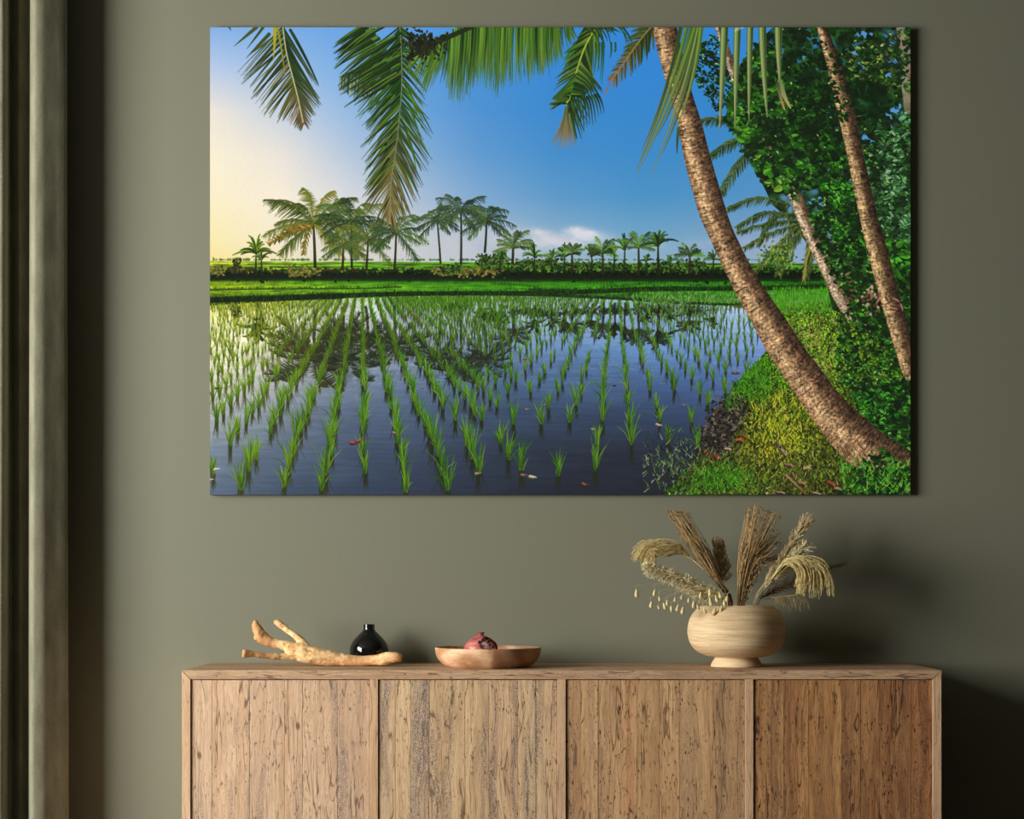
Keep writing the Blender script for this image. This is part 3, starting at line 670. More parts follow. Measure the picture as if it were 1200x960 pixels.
    # second trunk's upper piece and third trunk shown by rows of edges
    def trunk(rows, lit, mid, dark, ring, rs, litside=.25, seed=1, spots=0):
        ys = np.array([r[0] for r in rows], float); lx = np.array([r[1] for r in rows], float); rx = np.array([r[2] for r in rows], float)
        y = YY[:, 0]; ok = (y >= ys[0]) & (y <= ys[-1])
        def cub(v):                                       # smooth the hand-read edges a little
            f = np.interp(y, ys, v); k = np.ones(31)/31; p = np.pad(f, 15, 'edge')
            e = np.convolve(p, k, 'valid'); o = (y > ys[0]+9) & (y < ys[-1]-9)
            return np.where(o, e, f)
        l, r = cub(lx), cub(rx)
        l = l+np.convolve(nr.uniform(-1, 1, len(l)+4), np.ones(5)/5, 'valid')*.8
        c = (l+r)/2; m = np.gradient(np.convolve(np.pad(c, 20, 'edge'), np.ones(41)/41, 'valid'), y); sl = m/np.sqrt(1+m*m)
        arc = np.cumsum(np.sqrt(1+m*m))/SS
        u = (XX-l[:, None])/np.maximum((r-l)[:, None], 1)
        s = arc[:, None]+(XX-c[:, None])*sl[:, None]
        bend = 2.2*(u-.5)**2*ring*.35
        wob = noise(9, 5)*1.1*ring/6
        ph = (s+bend+wob)/ring
        saw = ph-np.floor(ph)
        rid = np.floor(ph)
        rnd = np.modf(np.abs(np.sin(rid*12.9898+seed)*43758.5))[0]
        g = noise(1.6, 3.2); g2 = noise(3, 1.2); g3 = noise(7, 7)
        sh = np.clip(1-np.abs(u-litside)/(1.0-litside*.7), 0, 1)
        base = A3(dark)*(1-sh[..., None])+A3(mid)*sh[..., None]
        k = np.clip((sh-.55)*2.2, 0, 1)[..., None]
        base = base*(1-k)+A3(lit)*k
        v = 1+.2*(saw-.5)+.14*(rnd-.5)+.26*g+.24*g2+.14*g3
        crack = np.clip((.3-saw)*5, 0, 1)*np.clip(.35+1.5*noise(5, 3.2), 0, 1)*rs
        rgh = np.clip((u-.5)*2+.9*noise(4, 3), 0, 1)[..., None]*.5*rs
        col = base*v[..., None]*(1-.7*crack[..., None])*(1-rgh*np.clip(saw*1.3, 0, 1)[..., None]**2)
        if spots:
            sp = np.clip((noise(2.2, 2.2)*.6+noise(6, 6)*.6-.55)*5, 0, 1)*spots
            col = col*(1-.6*sp[..., None])
        al = np.clip(u*(r-l)[:, None]*SS+.5, 0, 1)*np.clip((1-u)*(r-l)[:, None]*SS+.5, 0, 1)*ok[:, None]
        lay(col, al.astype(np.float32))
    leaves([(815, 55), (830, 40), (850, 45), (862, 80), (860, 120), (838, 130), (822, 110), (812, 85)], 420, (1.5, 3.2), FOL_M+FOL_D)
    trunk([(32, 838, 847), (60, 846, 856), (110, 862, 872), (150, 884, 893), (160, 888, 898), (195, 904, 913), (223, 921, 937), (270, 939, 957), (316, 961, 979), (340, 971, 993), (363, 984, 1008), (378, 993, 1014)], (205, 178, 145), (158, 128, 98), (80, 58, 40), 3.6, .35, seed=3)
    leaves([(905, 32), (1070, 32), (1070, 200), (1010, 210), (960, 215), (930, 235), (895, 215), (870, 165), (850, 140), (875, 60)], 1500, (2, 5), FOL_D+FOL_M[:2])
    leaves([(850, 110), (870, 70), (905, 60), (925, 80), (960, 130), (990, 170), (985, 215), (940, 222), (900, 205), (878, 178), (855, 150)], 1500, (2.5, 6), FOL_L+FOL_M)
    leaves([(920, 60), (960, 60), (985, 120), (995, 180), (960, 200), (930, 150), (915, 90)], 600, (2.5, 5.5), FOL_D+FOL_M[:3])
    leaves([(858, 140), (890, 150), (900, 190), (925, 195), (930, 222), (902, 225), (885, 200), (862, 172)], 170, (3.5, 7.5), [(60,130,28),(90,165,30),(44,104,20),(130,175,50)])
    leaves([(985, 60), (1035, 45), (1066, 60), (1066, 110), (1030, 95), (1000, 115)], 260, (2, 4), [(110,150,50),(150,170,60),(60,110,40),(170,180,80),(40,80,25)])
    leaves([(990, 95), (1040, 100), (1040, 128), (1010, 130), (992, 115)], 110, (5, 9), [(14,50,20),(20,62,24),(28,80,30),(12,36,14)])
    # the climbing greens further down the right side
    low = [(1008, 180), (1070, 130), (1070, 455), (1048, 430), (1030, 395), (1005, 372), (988, 345), (970, 310), (955, 280), (945, 240), (965, 225), (1000, 220)]
    leaves(low, 2600, (1.8, 4.2), FOL_L+FOL_M+[(80,150,80),(140,190,110)])
    leaves([(960, 215), (1005, 215), (1018, 300), (990, 300), (965, 262)], 500, (2, 4.2), [(70,165,34),(90,185,40),(44,120,22),(30,90,18)])
    leaves([(1030, 140), (1067, 130), (1067, 290), (1035, 270), (1015, 200)], 650, (2, 4.5), [(90,150,90),(120,180,110),(50,110,50),(30,80,30),(160,200,150)])
    leaves([(1040, 285), (1067, 285), (1067, 345), (1045, 340)], 120, (4, 7), [(90,190,40),(70,160,30),(110,200,60),(40,110,20)])
    leaves([(1045, 300), (1000, 250), (955, 240), (950, 270), (975, 330), (1005, 350)], 260, (2, 4), FOL_D)
    leaves([(980, 320), (1030, 320), (1067, 390), (1067, 450), (1030, 400), (1000, 380)], 500, (2, 4.5), FOL_M+FOL_D+[(150,120,90),(120,80,50)])
    leaves([(985, 370), (1010, 350), (1045, 400), (1067, 440), (1067, 530), (1040, 510), (1000, 470), (975, 430)], 1100, (1.8, 4.2), FOL_L+FOL_M+FOL_D[:2])
    leaves([(1000, 455), (1067, 440), (1067, 530), (1045, 520), (1010, 490)], 450, (2.2, 4.6), [(60,160,34),(90,185,50),(40,110,24),(24,66,14),(12,32,8)])
    for k in range(34):
        ell(rg.gauss(1020, 14), rg.gauss(350, 7), U(1, 3), U(1, 2), U(0, 3), pick([(150,100,80),(190,150,130),(110,60,45)]))
    for k in range(26):                                  # dark twigs near the top right
        x = U(1025, 1060); y = U(35, 75); a = U(.3, 1.2); seg(x, y, x+U(8, 16), y+U(4, 12), .7, .4, (35, 40, 50), a=.8)
    for x, y in ((1055, 32), (1062, 60), (1060, 95)): curve((x, y), (x+3, y+15), (x+4, y+32), 5, 5, (165, 150, 130), (140, 120, 95), a=.75)
    leaves([(1040, 35), (1067, 35), (1067, 110), (1045, 95)], 120, (2, 4), [(80,120,50),(130,160,70),(50,90,35)])
    trunk([(32, 957, 969), (77, 969, 987), (123, 979, 1000), (170, 990, 1009), (216, 999, 1020), (254, 1007, 1028), (293, 1016, 1040), (340, 1028, 1052), (387, 1042, 1066), (410, 1049, 1070), (438, 1057, 1078), (445, 1062, 1082)], (196, 160, 112), (140, 104, 70), (40, 28, 18), 4.2, .35, litside=.2, seed=5, spots=.6)
    m_ = np.clip((118-YY)/50, 0, 1)*poly([(950, 32), (1000, 32), (1010, 140), (975, 140)])
    leaves([(960, 45), (1000, 60), (1008, 135), (985, 140), (970, 100)], 90, (2, 4.5), FOL_D)
    leaves([(1012, 345), (1035, 338), (1045, 365), (1058, 370), (1050, 385)], 0, (2, 4), FOL_D)
    for x, y, a in ((1040, 350, 1), (1050, 352, .4), (1028, 352, 2), (1056, 360, 1.2), (1047, 362, .1)): ell(x, y, 5, 1.8, a, (165, 125, 105), (90, 50, 40))

    # fronds across the top
    GA = [(28,62,16),(46,90,22),(20,44,14),(70,112,28),(90,122,36)]
    # left frond
    frond([(331, 30), (335.5, 62), (343, 91), (349, 115), (355, 143)], 48, [(0, 70), (.25, 58), (.5, 50), (.75, 28), (1, 9)], [(0, 76), (.25, 66), (.5, 48), (.75, 26), (1, 9)], [(0, 1.0), (.4, .95), (.8, .7), (1, .45)], .85, [(52,70,20),(84,90,28),(40,54,18),(110,104,40),(66,84,26)], tip=(140, 100, 70), droop=3, rach=(190, 190, 140), rw=.7, sides=(1,), t0=0)
    frond([(331, 30), (335.5, 62), (343, 91), (349, 115), (355, 143)], 46, [(0, 30), (1, 9)], [(0, 74), (.25, 60), (.5, 42), (.75, 26), (1, 9)], [(0, .42), (.5, .48), (1, .4)], .85, [(34,60,28),(46,76,30),(30,48,24)], tip=(120, 90, 60), droop=2, rach=(190, 190, 140), rw=.7, sides=(-1,), t0=.0, jit=.06)
    for x0, y0, x1, y1, w, c in ((322,32,320,70,2.2,(180,165,25)),(325,32,334,90,1.2,(150,145,30)),(300,32,274,54,2.2,(70,88,26)),(308,32,289,57,1.6,(60,76,24)),(315,40,288,68,2.2,(66,78,26)),(318,45,292,64,1.4,(80,90,30)),(343,40,373,98,1.8,(34,62,34)),(340,35,366,82,1.8,(40,70,36)),(347,48,373,100,1.4,(28,52,30)),(268,32,270,36,.8,(60,80,40))):
        curve((x0, y0), ((x0+x1)/2+1, (y0+y1)/2-1), (x1, y1), w, .2, c, c, n=4)
    # second frond, hanging to 255
    for k in range(34):                                  # the folded, blunt-cut piece
        t = k/33; x1 = 397+t*44; y1 = 107+t*7+U(-4, 2); xt = x1+1.5; yt = 90-t*9
        seg(434+t*9, 72+t*12, xt, yt, .8, .7, pick([(44,66,28),(70,86,30),(30,48,20)]))
        seg(xt, yt, x1, y1, .75, .55, pick([(150,150,60),(104,108,44),(60,66,30),(40,44,24),(46,50,26)]), a=.95 if k % 3 else .25)
    B2 = [(468, 28), (470, 60), (470.5, 100), (467, 145), (463, 180), (458, 215), (457, 256)]
    frond(B2, 44, [(0, 78), (.3, 62), (.55, 52), (.75, 50), (.9, 24), (1, 8)], [(0, 30), (.3, 36), (.45, 56), (.6, 52), (.8, 44), (.92, 24), (1, 8)], [(0, .95), (.3, .8), (.6, .7), (.85, .52), (1, .25)], 1.05, [(24,54,24),(34,74,24),(20,42,22),(50,94,30)], droop=5, rach=(60, 80, 40), rw=.8, t0=.02)
    frond(B2, 70, [(0, 84), (.2, 66), (.45, 50), (.6, 46), (.78, 52), (.9, 26), (1, 9)], [(0, 26), (.25, 30), (.45, 50), (.6, 50), (.8, 46), (.92, 28), (1, 10)], [(0, .9), (.3, .78), (.6, .66), (.85, .5), (1, .25)], .85, [(30,68,18),(46,94,24),(20,46,18),(78,106,30),(22,42,20)], tip=(172, 130, 80), droop=5, rach=(120, 132, 100), rw=.5, t0=.04)
    for k in range(64):                                  # long leaflets at the top left of it
        x0 = U(424, 470); y0 = U(26, 34+(x0-424)*1.5); L = U(36, 78); L = min(L, (x0-394)/.84+U(-5, 5))
        if L < 14: continue
        a = .56+U(-.09, .09)
        for o, c in ((1.2, (20, 36, 14)), (0, pick(GA+[(28,56,20),(92,112,36)]))): curve((x0, y0+o), (x0-L*.45, y0+L*.24+o), (x0-L*.84, y0+L*a+o), 1.25, .15, c, mixc(c, (120, 140, 50), .3 if o == 0 else 0), n=4)
    for x1, y1, x0, y0 in ((416,138,455,100),(420,136,458,110),(428,150,462,112),(425,205,452,168),(427,200,450,172),(424,232,455,186),(428,230,457,192),(496,145,474,98),(494,150,476,104),(507,157,480,112),(495,172,480,128),(488,200,474,150),(488,190,470,140)):
        curve((x0, y0), ((x0+x1)/2+2, (y0+y1)/2-2), (x1, y1), 1.4, .15, pick(GA), pick(GA), n=4)
    # third frond: stalk runs up to the right, leaflets hang
    ENV = [(478, 60), (500, 106), (508, 112), (520, 100), (530, 118), (548, 124), (556, 104), (566, 100), (580, 116), (592, 106), (605, 98), (620, 98), (632, 92), (642, 84), (655, 62), (668, 46)]
    def env(x):
        return lerpf(ENV, max(478, min(668, x)))
    for ps in range(3):
        for k in range(110+40*ps):
            x = U(480, 668); L = env(x)-32
            y1 = 32+L*(U(.65, 1.02) if ps else U(.3, .9))
            y0 = max(24, 62-(x-480)*.45)+U(-6, 4)
            c = pick([(24,48,18),(30,60,20)] if ps == 0 else GA+[(110,150,40),(60,110,36)])
            sl = -(x-560)*.0+U(-3, 3)-(6 if x < 520 else 0)
            curve((x+2, y0), (x+1+sl*.2, (y0+y1)/2), (x+sl-2+(x-560)*.08, y1), U(.7, 1.4), .12, c, mixc(c, (100, 125, 50), .5), n=3)
    seg(478, 68, 520, 44, 2.4, 3.4, (26, 32, 14)); seg(505, 52, 560, 28, 3.2, 2.6, (34, 44, 18))
    for k in range(260): ell(rg.gauss(495, 11), rg.gauss(52, 8)-.25*0, U(1, 3), U(.7, 1.6), U(0, 3), pick([(18,20,10),(34,34,18),(50,44,26),(26,40,16)]))
    # fourth frond
    for k in range(60):
        t = k/60; x0 = 700-t*10+U(-6, 6); y0 = 32+U(0, 10); x1 = 666+t*20-t*12; 
        curve((x0, y0), (x0-14, y0+12), (659+t*16+U(-3, 3), 60+U(0, 34)), 1.5, .3, pick(GA), pick([(70,130,50),(50,100,36)]), n=3)
    frond([(700, 30), (687, 51), (677, 78), (668, 112), (664, 120)], 30, [(0, 20), (.5, 30), (1, 20)], [(0, 40), (.5, 36), (1, 40)], [(0, .6), (.6, .75), (1, .95)], 1.4, GA, droop=6, rach=(170, 180, 60), rw=.9)
    for k in range(24):
        t = k/23; curve((680-t*10, 74+t*38), (694-t*6, 88+t*24), (706-t*30+U(-1, 1), 106+U(-3, 3)+t*8), 1.3, .3, pick([(22,50,18),(34,72,22),(50,92,28),(110,130,50)]), (30, 54, 22), n=3)
        curve((677-t*12, 86+t*30), (664-t*6, 100+t*12), (647+t*16, 115+t*3+U(-2, 2)), 1.5, .5, pick(GA), (60, 90, 30), n=3)
    for k in range(11):
        x0 = 672+k*3.1; curve((x0-3, 118-k*.8), (x0+2, 116), (x0+2+k*.3, 152-abs(k-3)*2.6+U(-4, 4)), 1.3, .2, pick(GA[:3]), (50, 64, 44), n=4)
    for k in range(20):
        t = k/19; curve((663+t*4, 122+U(0, 14)), (660+t*6, 145), (645+t*31, 166+9*math.sin(t*3.1)+U(-3, 4)), 1.0, .15, pick([(60,84,40),(40,58,34),(100,110,60)]), (150, 120, 90), n=3)
    for k in range(30):
        x0 = U(690, 735); curve((x0-8, 28), (x0, 34), (x0+U(2, 8), U(36, 60)-(abs(x0-712))*.3), 1.0, .2, pick([(24,46,20),(34,66,22),(60,100,34)]), (36, 60, 26), n=3)
    for x, y1 in ((697, 88), (701, 84), (706, 98), (704, 94), (715, 68), (720, 58)): curve((x+1, 50), (x+2, 66), (x-1, y1), 1.1, .2, (34, 78, 34), (50, 96, 44), n=3)
    frond([(764, 30), (752, 44), (736, 66), (717, 93)], 30, [(0, 24), (.5, 16), (1, 8)], [(0, 22), (.5, 22), (1, 10)], .75, 1.0, [(60,84,34),(90,100,40),(44,60,26)], tip=(140, 100, 70), droop=7, rach=(150, 120, 70), rw=.8)
    curve((716, 92), (712, 102), (709, 110), .5, 1.0, (130, 100, 80), (150, 110, 90))

    # the big leaning palm trunk
    trunk([(32, 764, 793), (60, 770.5, 799), (86, 777.5, 805), (110, 784, 811), (147, 795, 823), (175, 799, 830), (200, 804.5, 837), (227, 812, 845), (254, 820, 853), (270, 827.5, 859), (305, 843, 876), (340, 860, 897), (380, 882, 925), (410, 897, 944), (427, 908, 958), (450, 924, 974), (473, 939, 994), (497, 956, 1021), (510, 966, 1037), (522, 975, 1058), (532, 983, 1072), (541, 992, 1082), (548, 1003, 1090)],
          (202, 162, 116), (154, 114, 78), (58, 40, 27), 4.7, .8, litside=.28, seed=9)
    for k in range(70):                                  # loose fibres and roots at its foot
        x = U(985, 1020); y = 512+(x-985)*.45+U(0, 18); seg(x, y, x+U(2, 9), y+U(4, 12), .6, .3, pick([(170,130,85),(120,85,55),(60,42,28)]), a=.8)
    leaves([(1000, 548), (1030, 522), (1062, 545), (1067, 580), (985, 580)], 330, (2, 5), FOL_L+FOL_M+FOL_D[:2])
    for k in range(230):
        x = U(985, 1066); y = 540+U(0, 38)-(8 if x < 1010 else 0)*0; a = U(-2.6, -.5); L = U(3, 8); seg(x, y, x+math.cos(a)*L, y+math.sin(a)*L, .8, .2, pick([(60,140,26),(90,165,40),(30,80,16),(120,170,60)]))
    # near leaflets in front of the trunk
    LV = [(104,140,52),(70,108,40),(140,162,80),(52,84,34),(160,170,90)]
    for x0, x1, y1, w in ((822,784,140,3.2),(818,770,160,2.8),(812,757,180,2.6),(806,750,190,2.4),(816,746,204,2.2),(820,762,206,2.0),(822,776,180,2.6),(800,746,198,1.6),(822,792,152,2.8),(798,752,176,1.6)):
        c = pick(LV); m = ((x0+x1)/2+9, (32+y1)/2)
        curve((x0, 26), m, (x1, y1), w, .3, mixc(c, (40, 60, 24), .5), mixc(c, (30, 50, 20), .3), n=6)
        curve((x0-1, 26), (m[0]-1, m[1]), (x1, y1), w*.5, .2, c, (150, 140, 90), n=6)
    for x0, x1, y1, w in ((849,843,152,4.6),(864,861,147,4.3),(879,877.5,140,3.8),(893,899,137,4.6),(912,914,100,4.8)):
        for o, ww, c in ((0, 1, (66, 92, 44)), (-.32, .45, (150, 166, 96)), (.1, .22, (96, 124, 60)), (.62, .2, (40, 62, 28))):
            curve((x0+o*w, 26), ((x0*.7+x1*.3)+o*w-1, (30+y1)/2), (x1+o*w*.2, y1), w*ww, .5*ww, c, mixc(c, (190, 170, 120), .35), n=7)
    curve((914, 96), (917, 112), (926, 126), 3.2, 1.0, (110, 130, 70), (190, 160, 110), n=4); curve((911, 98), (914, 114), (919, 128), 2.2, .8, (60, 84, 44), (200, 150, 100), n=4)
    curve((795, 150), (793, 165), (793, 180), 1.8, .3, (70, 90, 50), (40, 60, 40))
    seg(870, 30, 861, 36, 3, 1, (235, 240, 245), a=.4)
    # fine grain
    cv[:] = cv*(1+.014*nr.standard_normal((H, W, 1)).astype(np.float32))
    return np.clip(cv, 0, 255)

INK, FALLOFF_GAIN_L = .852, .683
# ---------------- the sideboard ----------------
SF, SB = 4.42, WY-.004
sx0, sx1, sz1, sz0 = (213-CX)*SF/FPX, (1103.5-CX)*SF/FPX, CZ-(785.5-CY)*SF/FPX, .06
org = Vector(((sx0+sx1)/2, (SF+SB)/2, 0))
sb = thing('sideboard', 'long low sideboard of reclaimed brown wood with four plank doors, under the landscape print', 'sideboard', org)
TH, SW = .0268, .0255
def X(px, d=SF): return (px-CX)*d/FPX
def part(nm, b, mat, tint=None, par=None, bev=.0012, smooth=False):
    o = boxobj(nm, b, mat, par or sb, bev, org)
    if tint: o.color = tint
    return o
def miter(nm, poly, y0, y1, mat):
    bm = bmesh.new(); f = [bm.verts.new((x-org.x, y0-org.y, z)) for x, z in poly]; g = [bm.verts.new((x-org.x, y1-org.y, z)) for x, z in poly]
    n = len(poly); bm.faces.new(f); bm.faces.new(g[::-1])
    for i in range(n): bm.faces.new((f[i], g[i], g[(i+1) % n], f[(i+1) % n]))
    bmesh.ops.recalc_face_normals(bm, faces=bm.faces[:])
    bmesh.ops.bevel(bm, geom=bm.edges[:], offset=.0012, segments=2, affect='EDGES')
    return mesh_obj(nm, bm, mat, sb, smooth=False)
g = .0004
miter('top_panel', [(sx0+g, sz1), (sx1-g, sz1), (sx1-SW-g, sz1-TH), (sx0+SW+g, sz1-TH)], SF, SB, M_TOP)
miter('side_panel', [(sx0, sz1-g), (sx0+SW, sz1-TH-g), (sx0+SW, sz0), (sx0, sz0)], SF, SB, M_FRAME)
miter('side_panel', [(sx1, sz1-g), (sx1-SW, sz1-TH-g), (sx1-SW, sz0), (sx1, sz0)], SF, SB, M_FRAME)
part('bottom_panel', (sx0+SW, sx1-SW, SF, SB, sz0, sz0+TH), M_FRAME)
part('back_panel', (sx0+SW, sx1-SW, SB-.008, SB, sz0+TH, sz1-TH), M_GAP, bev=0)
for px in (438, 658, 878): part('divider', (X(px-4.9), X(px+4.9), SF+.0005, SB-.01, sz0+TH, sz1-TH), M_FRAME)
for x0, x1 in ((sx0+.04, sx0+.1), (sx1-.1, sx1-.04)):
    for y0 in (SF+.03, SB-.08): part('foot', (x0, x1, y0, y0+.05, 0, sz0), M_FRAME)
doors = [(223.5, 432.7, [248, 292, 333, 354, 395], 0), (443.6, 652.7, [463, 481, 503, 545, 573, 607, 628], 1), (663.6, 872.7, [672, 701, 728, 747, 773, 797, 836], 2), (883.6, 1092.8, [905, 919, 948, 987, 1009, 1031, 1068], 3)]
rg = random.Random(11)
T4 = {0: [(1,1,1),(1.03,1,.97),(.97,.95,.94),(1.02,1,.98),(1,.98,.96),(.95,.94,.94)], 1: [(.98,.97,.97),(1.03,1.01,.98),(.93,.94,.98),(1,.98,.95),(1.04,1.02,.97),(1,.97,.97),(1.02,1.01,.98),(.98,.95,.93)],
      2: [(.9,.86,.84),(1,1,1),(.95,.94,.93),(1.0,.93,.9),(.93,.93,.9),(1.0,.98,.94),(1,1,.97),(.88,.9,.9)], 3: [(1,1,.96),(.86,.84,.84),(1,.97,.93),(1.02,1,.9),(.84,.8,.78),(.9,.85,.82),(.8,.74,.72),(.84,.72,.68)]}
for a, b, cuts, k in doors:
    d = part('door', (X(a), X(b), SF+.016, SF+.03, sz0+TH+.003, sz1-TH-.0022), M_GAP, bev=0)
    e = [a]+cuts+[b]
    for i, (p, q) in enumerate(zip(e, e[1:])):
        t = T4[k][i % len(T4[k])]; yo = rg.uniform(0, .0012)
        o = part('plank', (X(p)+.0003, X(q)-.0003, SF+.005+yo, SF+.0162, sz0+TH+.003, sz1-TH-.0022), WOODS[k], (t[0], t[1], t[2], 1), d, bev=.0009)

# ---------------- the printed picture ----------------
def make_print():
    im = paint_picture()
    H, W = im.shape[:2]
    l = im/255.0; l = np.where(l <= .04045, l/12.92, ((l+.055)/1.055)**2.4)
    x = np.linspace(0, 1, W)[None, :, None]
    l = np.clip(l*INK*(FALLOFF_GAIN_L+(1-FALLOFF_GAIN_L)*x)*np.array([.98, 1.0, 1.04]), 0, 1)         # print colour lifted left to right to cancel the window light's falloff
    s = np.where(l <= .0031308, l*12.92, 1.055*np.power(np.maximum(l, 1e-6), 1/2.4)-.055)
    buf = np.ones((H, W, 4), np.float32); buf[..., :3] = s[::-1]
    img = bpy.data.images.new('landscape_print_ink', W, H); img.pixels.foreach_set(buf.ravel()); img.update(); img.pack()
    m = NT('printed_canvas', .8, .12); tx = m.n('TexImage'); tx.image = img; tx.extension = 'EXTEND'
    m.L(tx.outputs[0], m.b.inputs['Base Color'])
    edge = plain('print_edge', (60, 60, 55), .7, .2)
    o = Vector(((PW0+PW1)/2, 4.818, PZ0))
    bm = bmesh.new(); fs = box(bm, PW0-o.x, PW1-o.x, 0, .018, 0, PZ1-PZ0)
    uv = bm.loops.layers.uv.new('print')
    for f in bm.faces:
        f.normal_update(); f.material_index = 0 if f.normal.y < -.5 else 1
        for lp in f.loops: lp[uv].uv = ((lp.vert.co.x-(PW0-o.x))/(PW1-PW0), lp.vert.co.z/(PZ1-PZ0))
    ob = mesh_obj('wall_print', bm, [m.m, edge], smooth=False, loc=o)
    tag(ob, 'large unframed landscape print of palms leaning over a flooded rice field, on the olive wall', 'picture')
make_print()

# ---------------- curtain ----------------
def curtain():
    path = [(-390, 4.79), (-380, 4.71), (-340, 4.69), (-318, 4.77), (-300, 4.78), (-290, 4.69), (-255, 4.685), (-225, 4.73), (-215, 4.785), (-205, 4.70), (-170, 4.68), (-140, 4.71), (-120, 4.78), (-105, 4.785), (-96, 4.69), (-70, 4.675), (-40, 4.71), (-28, 4.775), (-18, 4.78),
            (-12, 4.70), (-6, 4.672), (2, 4.668), (6.5, 4.685), (8.5, 4.72), (10, 4.765), (14, 4.785), (18, 4.765), (23, 4.752), (29, 4.765), (34.5, 4.785), (38.4, 4.775), (37.6, 4.735), (38.0, 4.70), (39.2, 4.684), (41.5, 4.673), (45, 4.670), (51, 4.676), (58, 4.688), (66, 4.703), (74, 4.718), (79, 4.731), (80.6, 4.75), (79, 4.775), (72, 4.785)]
    n = 5; rows = 46; bm = bmesh.new(); g = []
    for r in range(rows+1):
        z = .02+(Z1-.04)*r/rows; v = z/Z1
        wid = 1+.012*math.sin(v*2.2+.5)
        pts = []
        for i, (p, y) in enumerate(path):
            sway = .5*math.sin(v*3.1+i*.25)+.25*math.sin(v*7+i*.5)
            yy = min(4.79, -.014*(i > 28)+ y+.004*math.sin(v*4+i*.5))
            if i >= 30: sway = sway*.4+2.2*(1-v)*(1 if i > 35 else -.8)-.6
            else: sway -= .9*(1-v)
            x = (p+sway-CX)*y/FPX
            pts.append(Vector((x, yy, z)))
        g.append([bm.verts.new(q) for q in spline(pts, n)])
    for a, b in zip(g, g[1:]):
        for i in range(len(a)-1): bm.faces.new((a[i], a[i+1], b[i+1], b[i]))
    c = Vector((X(-150, 4.72), 4.73, 0))
    for v in bm.verts: v.co -= c
    m = NT('olive_grey_velvet', .75, .2)
    nz = m.noise(m.coord((9, 9, 2.2)), 3, 4, .6); nf = m.noise(m.coord((1, 1, .6)), 240, 3, .7)
    f = m.math('ADD', m.math('MULTIPLY', nz, .65), m.math('MULTIPLY', nf, .35))
    m.base(m.mix(m.ramp(f, .36, .64), lin((112, 109, 89)), lin((144, 142, 120)))); m.bump(f, .3, .002)
    m.b.inputs['Sheen Weight'].default_value = .8; m.b.inputs['Sheen Roughness'].default_value = .35; m.b.inputs['Sheen Tint'].default_value = lin((225, 228, 205))
    o = mesh_obj('curtain', bm, m.m, loc=c)
    md = o.modifiers.new('thickness', 'SOLIDIFY'); md.thickness = .003
    tag(o, 'floor-length olive-grey velvet curtain hanging in deep folds at the left edge', 'curtain')
curtain()

